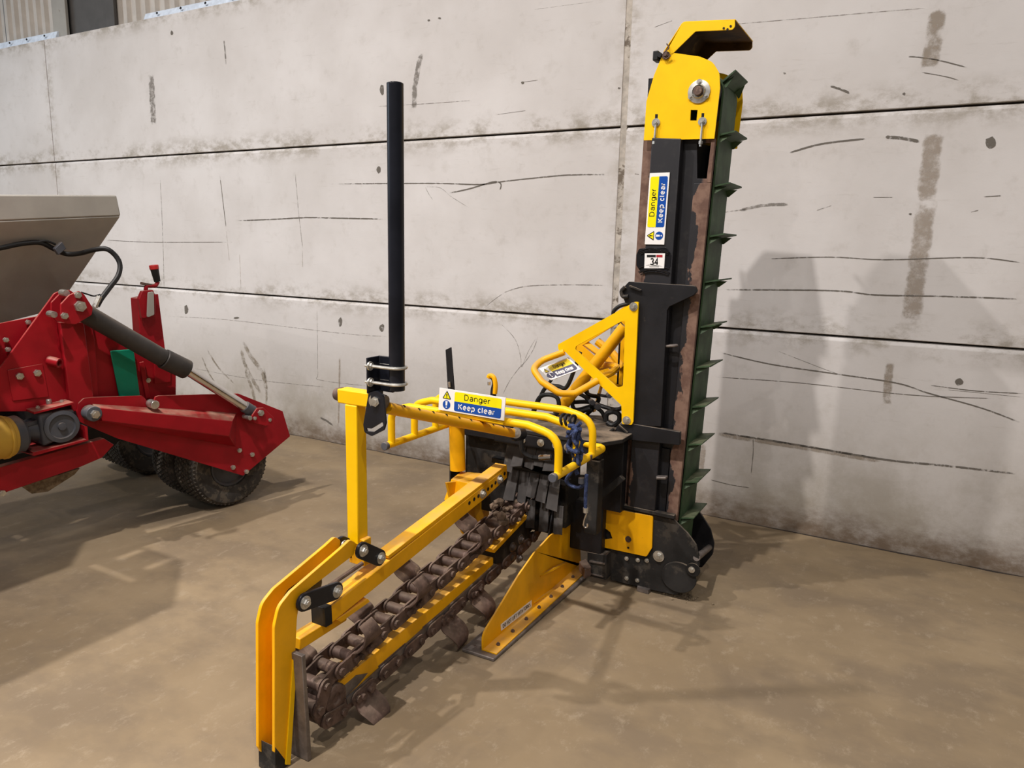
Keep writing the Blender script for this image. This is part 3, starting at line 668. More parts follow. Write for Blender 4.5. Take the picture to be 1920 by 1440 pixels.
# --- overhead guard of bent tube, sign board
ZG, RG = 0.772, 0.0165
yg = [2.515, 2.685, 2.855]
def hoop(y, xl, xr):
    return fillet([V((xl, y, ZG)), V((xl, y, .925)), V((xl + .10, y, .955)), V((xr - .14, y, .955)), V((xr, y, .925)), V((xr, y, ZG))], [0, .06, .05, .07, .10, 0], 5, False)
gxl, gxr = -2.005, -1.178
guard = MB().tube(hoop(yg[0], gxl, gxr), RG, 12)
guard = guard.obj('tube_guard', 'yellow', T)
for y in yg[1:]: MB().tube(hoop(y, gxl, gxr), RG, 12).obj('guard_hoop', 'yellow', guard)
MB().tube([V((gxl, 2.478, ZG)), V((gxl, 3.04, ZG))], RG, 12).obj('guard_rail', 'yellow', guard)
MB().tube(fillet([V((gxr, 2.478, ZG)), V((gxr, 2.985, ZG)), V((gxr - .20, 3.03, ZG + 0.005))], [0, .03, 0], 5, False), RG, 12).obj('guard_rail', 'yellow', guard)
for x in (gxl, gxr): MB().cyl((x, 2.462, ZG), (x, 2.482, ZG), RG * 1.12, 14).obj('end_cap', 'iron', guard, 0.002)
MB().box((gxr - .03, 2.80, ZG - .014), (gxr + .018, 2.82, ZG + 0.012)).obj('weld_lug', 'rust', guard, .003)
MB().hexa(ys(2.492, [(820, 768), (945, 791), (943, 797), (817, 772)]), ys(2.55, [(820, 768), (945, 791), (943, 797), (817, 772)])).obj('sign_rail', 'yellow', guard, 0.002)
def danger_sign(name, tl, tr, br, bl, parent, out, yel='sign_yellow', blu='sign_blue', label=None, wht='white'):
    tl, tr, br, bl = map(V, (tl, tr, br, bl)); u, v = (tr - tl + br - bl) / 2, (tl - bl + tr - br) / 2
    ce = (tl + tr + br + bl) / 4; bl = ce - u / 2 - v / 2; tl = bl + v; tr = tl + u; br = bl + u; n = u.cross(v).normalized()
    if n.dot(V(out)) < 0: n = -n
    b = MB().plate([tl, tr, br, bl], -n * 0.004).obj(name, wht, parent, 0.0006)
    if label: b['label'] = label
    P = lambda a, c, k=1: bl + u * a + v * c + n * (0.0006 * k)
    def field(nm, pts, m, k=1, r=0.0):
        f = [P(a, c, k) for a, c in pts]
        if r: f = fillet(f, r, 4)
        MB().plate(f, n * 0.0003).obj(nm, m, b)
    r = v.length * 0.09
    field('yellow_field', [(.245, .50), (.95, .50), (.95, .93), (.245, .93)], yel, 1, [0, 0, r, r])
    field('blue_field', [(.245, .50), (.245, .07), (.95, .07), (.95, .50)], blu, 1, [0, r, r, 0])
    asp = v.length / u.length
    field('triangle_border', [(.055, .55), (.195, .55), (.125, .93)], 'ink', 1, r * .4)
    field('triangle_fill', [(.076, .58), (.174, .58), (.125, .855)], yel, 2)
    field('triangle_mark', [(.119, .66), (.131, .66), (.134, .78), (.116, .78)], 'ink', 3)
    field('triangle_dot', [(.119, .61), (.131, .61), (.131, .64), (.119, .64)], 'ink', 3)
    rr = .20
    field('mandatory_disc', [(.125 + rr * asp * math.cos(k * PI / 12), .29 + rr * math.sin(k * PI / 12)) for k in range(24)], blu, 1)
    field('exclamation', [(.113, .25), (.137, .25), (.142, .45), (.108, .45)], wht, 2)
    field('exclamation_dot', [(.125 + .035 * asp * math.cos(k * PI / 6), .175 + .035 * math.sin(k * PI / 6)) for k in range(12)], wht, 2)
    text('lettering', 'Danger', P(.395, .62, 2), u, v, v.length * .235, 'ink', b, 0.15, u.length * .40)
    text('lettering', 'Keep clear', P(.31, .185, 2), u, v, v.length * .22, wht, b, 0.20, u.length * .56)
    return b
danger_sign('danger_sign', *ys(2.485, [(824, 727), (948, 746), (945, 789), (822, 768)]), guard, (0, -1, 0), label='clean danger keep clear sign along the front guard hoop')

# --- post, crossbar, strut, marker pole
YP = 1.905
post = MB().hexa([(-1.70, YP - .028, 0.60), (-1.648, YP - .028, 0.60), (-1.648, YP + .024, 0.60), (-1.70, YP + .024, 0.60)],
                 [(-1.70, YP - .028, 1.105), (-1.648, YP - .028, 1.105), (-1.648, YP + .024, 1.105), (-1.70, YP + .024, 1.105)]).obj('guide_post', 'yellow', T, 0.004)
MB().box((-1.70, YP - .02, .52), (-1.63, YP + .02, .62)).obj('post_foot', 'amber', post, .003)
cb = MB().box((-1.735, YP - .026, 1.105), (-1.585, YP + .026, 1.155)).obj('crossbar', 'yellow', T, 0.004)
MB().cyl((-1.762, YP, 1.13), (-1.735, YP, 1.13), 0.022, 14, 0.027).obj('end_bung', 'rust', cb, 0.002)
s0, s1 = V((-1.545, YP + .01, 1.105)), V((-1.535, 2.82, .822))
strut = MB().cyl(s0, s1, 0.021, 14).obj('telescopic_strut', 'amber', T)
for k in range(9):
    p = s0.lerp(s1, .09 + .095 * k); MB().cyl(p + V((.010, -.004, .0165)), p + V((.0125, -.005, .0195)), 0.006, 8).obj('strut_hole', 'ink', strut)
MB().cyl(s1 + V((0, -.02, .0)), s1 + V((.0, .05, -.01)), 0.03, 12).obj('strut_pivot', 'gloss_black', strut, .004)
bolts([s1 + V((.012, -.03, 0.012))], (.6, -.7, .2), strut, .016, .014)
MB().cyl((-1.588, YP - .012, 1.135), (-1.535, YP - .012, 1.128), 0.026, 14).obj('pivot_boss', 'bare', cb, .003)
bolts([V((-1.555, YP - .034, 1.135))], (0.3, -1, 0), cb, 0.017, 0.016)
# swinging pendulum plate with curved slot
c = V((-1.588, YP - .034, 1.135))
pq = fillet(ys(YP - .034, [(694, 736), (708, 732), (721, 742), (726, 792), (722, 806), (700, 817), (686, 810), (684, 795)]), .014, 4)
hole = fillet(ys(YP - .034, [(688, 801), (699, 803), (720, 790), (722, 797), (704, 809), (690, 808)]), .006, 3)
MB().plate(pq, (0, -.008, 0), [hole]).obj('pendulum_plate', 'gloss_black', T, .001)
# pole clamp and pole
pc = V((-1.497, YP + .004, 0)); zb = 1.172
pole = MB().cyl((pc.x, pc.y, zb), (pc.x, pc.y, 2.142), 0.0265, 24).obj('marker_pole', 'gloss_black', T, 0.002)
MB().cyl((pc.x, pc.y, 2.1415), (pc.x, pc.y, 2.1435), 0.021, 20).obj('pole_bore', 'ink', pole)
cl = MB().plate([V(p) for p in ((-1.60, YP - .03, 1.155), (-1.592, YP - .03, 1.155), (-1.592, YP + .03, 1.155), (-1.535, YP + .03, 1.155), (-1.535, YP + .04, 1.155), (-1.60, YP + .04, 1.155))], (0, 0, .122)).obj('pole_clamp', 'gloss_black', T, 0.002)
MB().box((-1.60, YP + .0, 1.10), (-1.58, YP + .035, 1.16)).obj('clamp_neck', 'gloss_black', cl, .002)
for z in (1.195, 1.250):
    r = .031; pth = [V((-1.605, pc.y - r, z))] + [V((pc.x + r * math.sin(a), pc.y - r * math.cos(a), z)) for a in [k * PI / 10 for k in range(11)]] + [V((-1.605, pc.y + r, z))]
    MB().tube(pth, 0.0055, 8).obj('u_bolt', 'zinc', cl)
    MB().bolt((-1.585, pc.y - r, z), (1, 0, 0), .010, .009).obj('nut', 'zinc', cl)

# --- machine body behind the chain
body = MB().box((-1.99, 3.10, 0.30), (-1.40, 3.26, 0.80)).obj('gearbox_housing', 'dusty_black', T, 0.01)
MB().plate(fillet([V((-1.66, 3.00, .775)), V((-1.19, 2.99, .775)), V((-1.13, 3.10, .775)), V((-1.13, 3.26, .775)), V((-1.40, 3.50, .775)), V((-1.66, 3.40, .775))], .02), (0, 0, .02)).obj('deck_plate', 'dusty_black', T, .003)
MB().box((-1.76, 3.00, .71), (-1.20, 3.05, .775)).obj('cross_beam', 'black', T, .006)
MB().bar((-1.80, 3.075, .60), (-1.38, 3.07, .55), .05, .03).obj('flap_rail', 'hose', T, .005)
bolts([V((x, 2.998, .745)) for x in (-1.60, -1.50, -1.42, -1.36, -1.30)], (0, -1, 0), T, .012, .01)
flap_me = []
for row, (z1, z0, yy) in enumerate(((.725, .60, 3.035), (.575, .44, 3.045))):
    for k in range(5):
        x = -1.70 + k * .056 + row * .012; dz = random.uniform(-.025, .03); ty = random.uniform(-.02, .02)
        mb = MB(); q1 = [(x, yy, z1), (x + .052, yy, z1), (x + .052, yy + .006, z1), (x, yy + .006, z1)]
        q2 = [(x + random.uniform(-.012, .008), yy - .045 + ty, z0 + dz), (x + .052 + random.uniform(-.01, .01), yy - .045 + ty * .4, z0 + dz + random.uniform(-.012, .012)), (x + .052, yy - .039 + ty * .4, z0 + dz), (x, yy - .039 + ty, z0 + dz)]
        mb.hexa(q1, q2).obj('rubber_flap', 'rubber', T, .001)
for k in range(4):
    x = -1.66 + k * .075; MB().hexa([(x, 3.03, .44), (x + .05, 3.03, .44), (x + .05, 3.036, .44), (x, 3.036, .44)],
        [(x + .01, 3.0 + .02 * (k % 2), .30), (x + .06, 3.0, .31), (x + .06, 3.006, .31), (x + .01, 3.006, .30)]).obj('rubber_flap', 'rubber', T, .001)
MB().cyl((-1.70, 3.12, .315), (-1.48, 3.12, .315), .06, 18).obj('drive_hub', 'dusty_black', T, .006)
# left side: tube post, bracket, skid plate
MB().cyl((-1.945, 2.965, .545), (-1.955, 2.965, .80), .039, 20).obj('tube_post', 'amber', T)
MB().box((-2.04, 3.03, .30), (-2.03, 3.14, .80)).obj('edge_plate', 'black', T, .002)
tpq = zs(.53, [(846, 898), (882, 906), (906, 887), (864, 884)])
br = MB().hexa(tpq, [tpq[0] + V((-.03, -.02, -.11)), tpq[1] + V((0, -.02, -.11)), tpq[2] + V((0, 0, -.11)), tpq[3] + V((-.03, 0, -.11))]).obj('post_bracket', 'amber', T, .004)
MB().plate(xs(-1.885, [(838, 905), (915, 895), (918, 978), (884, 1016), (868, 1000), (850, 960)]), (-.012, 0, 0)).obj('side_plate', 'amber', T, .002)
# right side: black upper shield, posts, lower frame corner
MB().plate(xs(XP - .006, [(1049, 890), (1029, 1006), (1086, 972), (1104, 985), (1110, 890)]), (-.008, 0, 0)).obj('shield_plate', 'black', T, .002)
xa, xb = on(1, 3.0, 1097, 930).x, on(1, 3.0, 1121, 930).x
MB().box((xa, 3.0, .345), (xb, 3.06, .70)).obj('frame_post', 'dusty_black', T, .004)
MB().box((-1.46, 3.20, .16), (-1.25, 3.27, .42)).obj('lower_frame', 'black', T, .01)
fc = MB().plate(ys(3.20, [(1101, 1035), (1137, 1041), (1137, 1088), (1101, 1080)]), (0, .06, 0)).obj('frame_corner', 'dusty_black', T, .003)
MB().plate(ys(3.193, [(1105, 1051), (1134, 1056), (1134, 1059), (1105, 1054)]), (0, .006, 0)).obj('corner_rib', 'bare', fc)
MB().plate(ys(3.193, [(1104, 1074), (1131, 1081), (1131, 1083), (1104, 1076)]), (0, .006, 0)).obj('corner_rib', 'bare', fc)
MB().bar(on(1, 3.14, 1121, 935), on(1, 3.14, 1168, 895), .03, .03).obj('frame_brace', 'dusty_black', T, .003)
MB().box((-1.30, 3.20, .40), (-1.16, 3.26, .775)).obj('rear_panel', 'black', T, .004)
MB().plate(zs(0.06, [(1085, 1070), (1098, 1064), (1108, 1080), (1096, 1086)]), (0, 0, .05)).obj('frame_shoe', 'rust', T, .004)
# hydraulic pipework
def hose(pts, Y, r=.011, name='hydraulic_hose', m='hose', parent=T):
    return MB().tube(smooth_path([on(1, Y + (p[2] if len(p) > 2 else 0), p[0], p[1]) for p in pts], 7), r, 8).obj(name, m, parent)
h = hose([(980, 812), (977, 828), (981, 848), (995, 857), (1012, 859), (1036, 857)], 2.93, .012)
MB().cyl(on(1, 2.93, 1012, 858), on(1, 2.93, 1034, 857), .015, 10).obj('hose_fitting', 'chrome', h)
hose([(1000, 770), (1012, 745), (1030, 740), (1046, 748), (1046, 772), (1030, 785), (1010, 790)], 3.20)
hose([(1000, 775), (1022, 728), (1045, 724), (1062, 726), (1078, 690), (1088, 660)], 3.40)
hose([(1040, 775), (1056, 758), (1080, 754), (1106, 754), (1130, 762), (1155, 768), (1170, 760), (1172, 735)], 3.42)
hose([(1060, 790), (1072, 770), (1085, 768), (1100, 764), (1118, 757), (1122, 745), (1104, 740), (1094, 728)], 3.44)
hose([(1070, 730), (1098, 745), (1112, 760), (1128, 772), (1136, 790), (1140, 806)], 3.40)
hose([(1075, 745), (1074, 762), (1085, 772), (1108, 766)], 3.38)
hose([(1136, 790), (1138, 776), (1150, 772), (1161, 778), (1160, 790), (1148, 797), (1138, 792)], 3.30, .013)
hose([(1098, 722), (1104, 748), (1112, 764), (1100, 780), (1108, 806)], 3.46)
hose([(990, 800), (1003, 760), (1018, 735), (1034, 712)], 3.50, .009)
hose([(1170, 615), (1150, 590), (1160, 575), (1185, 568)], 3.42, .010)
hose([(1120, 740), (1140, 743), (1152, 738), (1150, 722)], 3.46, .008)
for x, y, rr in ((1118, 760, .016), (1140, 740, .012), (1150, 735, .013), (1108, 752, .014)):
    MB().cyl(on(1, 3.40, x, y), on(1, 3.36, x + 3, y + 3), rr, 8).obj('hose_fitting', 'iron', T)

# --- triangular gusset plate with bent hoop and faded sign
YG = 3.215
gq = fillet(ys(YG, [(1197, 566), (1187, 791), (1184, 797), (1166, 795), (1165, 760), (1060, 660), (1047, 656), (1046, 646), (1190, 566)]), [.012, .01, .01, .01, .02, .006, .006, .006, .012], 4)
gh = fillet(ys(YG, [(1172, 602), (1168, 724), (1157, 727), (1078, 655), (1080, 649), (1166, 602)]), [.012, .012, .012, .012, .012, .012], 4)
gus = MB().plate(gq, (0, .012, 0), [gh]).obj('gusset_plate', 'yellow', T, .0015)
bolts(ys(YG, [(1188, 575), (1175, 788)]), (0, -1, 0), gus, .013, .01)
MB().tube(fillet([on(1, YG + .0, 1058, 660), on(1, YG - .03, 1015, 676), on(1, YG - .11, 999, 692), on(1, YG - .14, 1016, 716), on(1, YG - .14, 1050, 738), on(1, YG - .10, 1078, 738), on(1, YG, 1120, 714)], [0, .05, .05, .05, .05, .05, 0], 5, False), .0165, 12).obj('hoop_handle', 'amber', gus)
sq = [on(1, YG + .02, 1010, 690), on(1, YG + .02, 1066, 671), on(1, YG - .02, 1089, 691), on(1, YG - .02, 1033, 714)]
danger_sign('danger_sign', *sq, gus, (0, -1, 0), 'faded_yellow', 'faded_ink', 'faded dirty danger sign inside the bent hoop', 'white')
MB().tube([on(1, 3.42, 1172, 612), on(1, 3.36, 1046, 772)], .030, 14).obj('diagonal_tube', 'amber', T)
MB().bar(on(1, 3.60, 1092, 640), on(1, 3.60, 1180, 705), .03, .075, (0, -1, .5)).obj('rear_arm', 'amber', T, .005)
MB().tube(fillet([on(1, 3.58, 1120, 640), on(1, 3.58, 1150, 664), on(1, 3.56, 1168, 690)], .03, 4, False), .022, 10).obj('rear_tube', 'amber', T)
MB().tube(fillet([on(1, 3.34, 1110, 714), on(1, 3.36, 1145, 700), on(1, 3.40, 1160, 688), on(1, 3.45, 1140, 684), on(1, 3.5, 1120, 690)], .03, 4, False), .017, 10).obj('rear_handle', 'amber', T)
MB().bar(on(1, 3.50, 1128, 722), on(1, 3.50, 1114, 772), .008, .035, (0, -1, 0)).obj('flat_stay', 'amber', T, .002)
MB().plate([p for p in ys(3.56, [(1178, 570), (1165, 745), (1150, 742), (1060, 650), (1068, 640)])], (0, .012, 0), [ys(3.56, [(1162, 604), (1156, 705), (1092, 648)])]).obj('rear_gusset_plate', 'amber', T, .002)
MB().cyl(on(1, 3.5, 1162, 640), on(1, 3.5, 1158, 720), .005, 8).obj('cable', 'hose', T)
# control levers
lv = MB().plate(ys(3.08, [(835, 656), (845, 651), (852, 742), (860, 830), (848, 830), (840, 742)]), (0, .01, 0)).obj('control_lever', 'black', T, .002)
MB().cyl(on(1, 3.07, 842, 716), on(1, 3.07, 843, 726), .007, 8).obj('lever_bolt', 'zinc', lv)
lv = MB().tube(smooth_path([on(1, 3.08, 925, 800), on(1, 3.08, 925, 735), on(1, 3.08, 927, 720), on(1, 3.08, 924, 708), on(1, 3.08, 918, 706)], 5), [.018, .018, .018, .017, .016, .015, .014, .013, .013, .013, .013, .012, .012, .012, .012, .012, .012, .012, .012, .012, .011][:21], 10)
lv = lv.obj('spool_lever', 'black', T)
MB().tube(smooth_path([on(1, 3.07, 928, 738), on(1, 3.07, 929, 722), on(1, 3.07, 926, 708), on(1, 3.07, 919, 704), on(1, 3.07, 916, 708)], 4), .012, 10).obj('lever_grip', 'amber', lv)
MB().cyl(on(1, 3.06, 917, 722), on(1, 3.06, 917, 716), .008, 8).obj('lever_bolt', 'zinc', lv)
MB().box((-1.98, 3.06, .70), (-1.70, 3.12, .80)).obj('lever_block', 'black', T, .006)

# --- conveyor mast
YM = 3.30
mast_q = ys(YM, [(1207, 258), (1341, 258), (1268, 980), (1162, 952)])
win = ys(YM, [(1307, 268), (1333, 268), (1325, 335), (1307, 335)])
mast = MB().plate(mast_q, (0, .012, 0), [win]).obj('mast_plate', 'mast', T, .001)
fx = MB(); fx.hexa([p + V((0, .27, 0)) for p in mast_q], [p + V((0, .285, 0)) for p in mast_q]); fx.obj('mast_rear_plate', 'mast', T, .001)
mc = [mast_q[0] + V((.01, .02, 0)), mast_q[1] + V((-.09, .02, 0)), mast_q[2] + V((-.09, .02, 0)), mast_q[3] + V((.01, .02, 0))]
MB().hexa(mc, [p + V((0, .24, 0)) for p in mc]).obj('mast_core', 'black', T)
bq = ys(YM - .05, [(1222, 258), (1277, 260), (1228, 958), (1176, 950)])
MB().hexa(bq, [p + V((0, .05, 0)) for p in bq]).obj('mast_box_member', 'mast', mast, .004)
rq = ys(YM - .022, [(1308, 262), (1341, 260), (1269, 979), (1247, 972)])
rq_u = [rq[0].lerp(rq[3], .105), rq[1].lerp(rq[2], .105), rq[2], rq[3]]
MB().hexa(rq_u, [p + V((0, .022, 0)) for p in rq_u]).obj('mast_flange', 'mast', mast, .002)
rq_s = [rq[1].lerp(rq[0], .22), rq[1], rq[1].lerp(rq[2], .105), rq[1].lerp(rq[0], .22).lerp(rq[2].lerp(rq[3], .22), .105)]
MB().hexa(rq_s, [p + V((0, .022, 0)) for p in rq_s]).obj('mast_flange', 'mast', mast, .002)
MB().plate(ys(YM - .012, [(1232, 838), (1256, 843), (1247, 960), (1228, 957)]), (0, .010, 0)).obj('slot_backing', 'black', mast)
# head bracket, lower bracket, hooks
hp = fillet(ys(3.232, [(1179, 528), (1303, 536), (1307, 546), (1300, 554), (1255, 575), (1251, 582), (1239, 800), (1187, 797), (1196, 575), (1172, 568), (1163, 545)]), [.004, .01, .01, .01, .01, .01, .003, .003, .01, .006, .006])
head = MB().plate(hp, (0, .022, 0)).obj('headstock_plate', 'black', T, .002)
MB().box((hp[0].x + .02, 3.25, hp[0].z - .02), (-.90, 3.30, hp[0].z - .004)).obj('bracket_ledge', 'dusty_black', head, .002)
MB().bar(on(1, 3.222, 1180, 536), on(1, 3.222, 1202, 545), .012, .008).obj('weld_rib', 'dusty_black', head, .001)
MB().tube(smooth_path([on(1, 3.225, 1172, 538), on(1, 3.225, 1165, 546), on(1, 3.225, 1168, 556), on(1, 3.225, 1178, 556)], 5), .009, 8).obj('hook_lug', 'dusty_black', head)
lb = MB().plate(fillet(ys(3.225, [(1160, 795), (1187, 795), (1275, 810), (1274, 835), (1172, 824), (1150, 812)]), .006), (0, .025, 0)).obj('lower_bracket', 'black', T, .002)
MB().bar(on(1, 3.217, 1160, 797), on(1, 3.217, 1177, 812), .012, .008).obj('weld_rib', 'dusty_black', lb, .001)
MB().tube(smooth_path([on(1, 3.217, 1152, 803), on(1, 3.217, 1145, 810), on(1, 3.217, 1152, 819), on(1, 3.217, 1165, 818)], 5), .009, 8).obj('hook_lug', 'dusty_black', lb)
e = on(1, 3.262, 1258, 648); ring = [e + V((.030 * math.cos(k * PI / 8), .016 * math.sin(k * PI / 8) - .005, .004 * math.cos(k * PI / 8))) for k in range(16)]
MB().tube(ring, .006, 8, True).obj('lifting_ring', 'bare', mast)
pn = on(1, 3.262, 1241, 897); MB().plate(fillet([pn + V((-.028, 0, 0)), pn + V((.03, 0, .008)), pn + V((.03, -.035, .008)), pn + V((-.018, -.035, 0))], .008), (0, 0, .012)).obj('latch_tab', 'bare', mast, .003)
# danger sign and lot tag on the box member
danger_sign('danger_sign', *ys(YM - .055, [(1208, 458), (1219, 325), (1255, 323), (1246, 459)]), mast, (0, -1, 0), label='upright danger keep clear sign on the mast')
tp = fillet(ys(YM - .052, [(1198, 466), (1250, 464), (1259, 478), (1257, 500), (1248, 512), (1202, 511), (1193, 498), (1193, 478)]), .015)
MB().plate(tp, (0, .003, 0)).obj('tape_patch', 'tape', mast, .001)
for k in range(7):
    y = (468, 470, 473, 506, 508, 511, 499)[k]
    MB().tube(smooth_path([on(1, YM - .054, 1197 + 2 * (k % 3), y + 4), on(1, YM - .056, 1216, y - 2 + k % 2), on(1, YM - .056, 1238, y), on(1, YM - .054, 1255 - k % 3, y + 5)], 4), .0025, 6).obj('tape_crease', 'tape', mast)
tq = ys(YM - .058, [(1209, 475), (1247, 475), (1245, 503), (1208, 503)])
tg = MB().plate(tq, (0, .003, 0)).obj('lot_tag', 'white', mast); tg['label'] = 'white lot tag with number 34'
tu, tv = tq[1] - tq[0], tq[0] - tq[3]; tP = lambda a, c: tq[3] + tu * a + tv * c + V((0, -.0008, 0))
MB().plate([tP(.11, .74), tP(.55, .74), tP(.55, .90), tP(.11, .90)], (0, .0004, 0)).obj('tag_header', 'ink', tg)
MB().plate([tP(.58, .74), tP(.88, .74), tP(.88, .90), tP(.58, .90)], (0, .0004, 0)).obj('tag_header', 'red_ink', tg)
MB().plate([tP(.25, .09), tP(.72, .09), tP(.72, .115), tP(.25, .115)], (0, .0004, 0)).obj('tag_footer', 'ink', tg)
text('lettering', '34', tP(.29, .24), tu, tv, tv.length * .42, 'ink', tg, 0.20, tu.length * .42)

# belt loop with cleats
def lean(z): return -0.850 + (z - 2.13) * 0.0330
Rr = .088; zt, zbm = 2.325, .17
cT, cB = V((lean(zt) + .008 - Rr, 0, zt)), V((lean(zbm) + .012 - Rr, 0, zbm))
bl = []
for k in range(13): a = PI * k / 12; bl.append((cT.x + Rr * math.cos(a), cT.z + Rr * math.sin(a)))
for k in range(13): a = PI + PI * k / 12; bl.append((cB.x + Rr * math.cos(a), cB.z + Rr * math.sin(a)))
mb = MB(); n = len(bl)
cx, cz = (cT.x + cB.x) / 2, (zt + zbm) / 2
A = [[mb.bm.verts.new((x, y, z)) for x, z in bl] for y in (3.315, 3.565)]
inn = []
for i, (x, z) in enumerate(bl):
    c0 = cT if i < 13 else cB; f = (Rr - .008) / Rr; inn.append((c0.x + (x - c0.x) * f, c0.z + (z - c0.z) * f))
B = [[mb.bm.verts.new((x, y, z)) for x, z in inn] for y in (3.315, 3.565)]
for i in range(n):
    j = (i + 1) % n
    mb.bm.faces.new((A[0][i], A[0][j], A[1][j], A[1][i])); mb.bm.faces.new((B[0][i], B[1][i], B[1][j], B[0][j]))
    for s in (0, 1): mb.bm.faces.new((A[s][i], B[s][i], B[s][j], A[s][j]))
belt = mb.obj('conveyor_belt', 'green', T)
cm = MB(); cm.hexa([(0, -.125, -.004), (.066, -.120, .010), (.066, .120, .010), (0, .125, -.004)], [(0, -.125, .004), (.066, -.120, .016), (.066, .120, .016), (0, .125, .004)])
for s in (-1, 1): cm.hexa([(0, s * .10, -.004), (.008, s * .10, -.004), (.008, s * .125, -.03), (0, s * .125, -.03)], [(0, s * .10, .0), (.05, s * .10, .0), (.05, s * .104, .0), (0, s * .104, .0)])
cleat_me = cm.mesh('belt_cleat', 20); cleat_me.materials.append(M['green'])
for (x, y) in ((1382, 259), (1372, 351), (1361, 443), (1352, 528), (1341, 614), (1333, 692), (1324, 770), (1315, 846), (1309, 920), (1302, 992)):
    z = on(0, -.80, x, y).z - .004; o = link('belt_cleat', cleat_me, belt, (lean(z) + .007, 3.44, z))
# the cleat that is going over the top roller
a = math.radians(28); o = link('belt_cleat', cleat_me, belt, (cT.x + Rr * math.cos(a), 3.44, zt + Rr * math.sin(a))); o.rotation_euler = (0, -a, 0)
for zz in (2.42,):
    pass
for a_deg in (128,):
    a = math.radians(a_deg); o = link('belt_cleat', cleat_me, belt, (cT.x + Rr * math.cos(a), 3.44, zt + Rr * math.sin(a))); o.rotation_euler = (0, -a, 0)
MB().cyl((cT.x, 3.31, zt), (cT.x, 3.57, zt), Rr - .010, 24).obj('head_roller', 'iron', belt)
MB().cyl((cB.x, 3.31, zbm), (cB.x, 3.57, zbm), Rr - .010, 24).obj('tail_roller', 'iron', belt)
# yellow hood
YH = 3.268
hood_px = [(1207, 263), (1212, 190), (1226, 142), (1240, 108), (1248, 99), (1262, 99), (1312, 106), (1336, 116), (1349, 137), (1350, 165), (1339, 260)]
hq = fillet(ys(YH, hood_px), [0, .05, .05, .01, .01, .01, .05, .06, .05, .02, 0], 4)
hh = ys(YH, [(1295, 206), (1308, 206), (1306, 226), (1294, 226)])
hood = MB().plate(hq, (0, .006, 0), [hh]).obj('hood_side', 'yellow', T, .001)
MB().plate([p + V((.02, .345, 0)) for p in hq], (0, .006, 0)).obj('hood_side', 'yellow', T, .001)
MB().box((hq[0].x, YH + .02, 2.16), (-1.06, 3.60, 2.40)).obj('hood_inner', 'black', hood)
cq = on(1, YH, 1243, 103)
fp = [on(1, YH, x, y) for x, y in ((1247, 101), (1281, 42), (1379, 38))]
MB().sheet(fillet([fp[0] + V((-.006, 0, .006)), fp[1], fp[2]], [0, .02, 0], 4, False), (0, .352, 0), .004).obj('hood_flap', 'yellow', T, .001)
flap = bpy.data.objects['hood_flap']
dn = V((.0025, 0, -.0052))
MB().sheet(fillet([fp[0] + V((0, .006, 0)), fp[1] + V((.003, .006, -.0055)), fp[2] + V((0, .006, -.0055))], [0, .02, 0], 4, False), (0, .338, 0), .002).obj('flap_shade_sheet', 'flap_shade', flap)  # added dark sheet that carries the shade under the flap
fl_px = [(1244, 106), (1281, 41), (1378, 38), (1378, 50), (1373, 56), (1304, 59), (1262, 100)]
fq = fillet(ys(YH - .002, fl_px), [.01, .02, .003, .012, .012, .01, .01], 4)
MB().plate(fq, (0, .004, 0)).obj('flap_flange', 'yellow', flap, .001)
MB().plate([p + V((0, .35, 0)) for p in fq], (0, .004, 0)).obj('flap_flange', 'yellow', flap, .001)
MB().plate([p + V((0, .3475, 0)) for p in fq], (0, .0015, 0)).obj('flange_shade_sheet', 'flap_shade', flap)  # added dark sheet, shade on the inside of the far flange
for x, y in ((1370, 49), (1357, 53), (1364, 55)): p = on(1, YH - .003, x, y); MB().cyl(p, p + V((0, -.001, 0)), .005, 8).obj('flap_hole', 'ink', flap)
MB().cyl(cq + V((-.012, -.012, 0)), cq + V((-.012, .37, 0)), .010, 12).obj('hinge_rod', 'black', hood)
bolts([on(1, YH - .003, 1249, 104)], (0, -1, 0), hood, .011, .012, 'rust')
MB().tube(smooth_path([on(1, YH - .012, 1250, 82), on(1, YH - .014, 1254, 90), on(1, YH - .014, 1244, 100), on(1, YH - .014, 1248, 110), on(1, YH - .014, 1258, 104)], 4), .003, 6).obj('spring_clip', 'rust', hood)
MB().box((cq.x - .045, YH - .005, cq.z - .02), (cq.x - .02, YH + .05, cq.z + .02)).obj('hinge_stop', 'hose', hood, .004)
bc = on(1, YH, 1311, 172)
fl = MB().lathe([(.048, 0), (.048, .005), (.030, .008), (.026, .016), (.026, .004), (.001, .004)], bc, (0, -1, 0), 28).obj('bearing_flange', 'zinc', hood)
MB().cyl(bc + V((0, .0, 0)), bc + V((0, -.026, 0)), .020, 14, .019).obj('roller_shaft', 'rust', hood, .002)
bolts([bc + V((.038 * math.sin(a), -.005, .038 * math.cos(a))) for a in (0, 2.1, 4.2)], (0, -1, 0), hood, .008, .006)
for (x, y, x2, y2) in ((1230, 230, 1226, 275), (1317, 228, 1313, 275)):
    p, p2 = on(1, YH - .010, x, y), on(1, YH - .012, x2, y2)
    MB().plate(ys(YH - .0008, [(x - 2.5 + 1, y - 16), (x + 2.5 + 1, y - 16), (x + 2.5, y - 2), (x - 2.5, y - 2)]), (0, .0005, 0)).obj('tension_slot', 'ink', hood)
    tr = MB().cyl(p, p2, .005, 10).obj('tension_rod', 'zinc', hood)
    MB().bolt(on(1, YH - .002, x, y), (0, -1, 0), .012, .012).obj('rod_eye', 'zinc', hood)
    MB().cyl(p.lerp(p2, .78), p.lerp(p2, .90), .0095, 6).obj('rod_nut', 'zinc', hood)

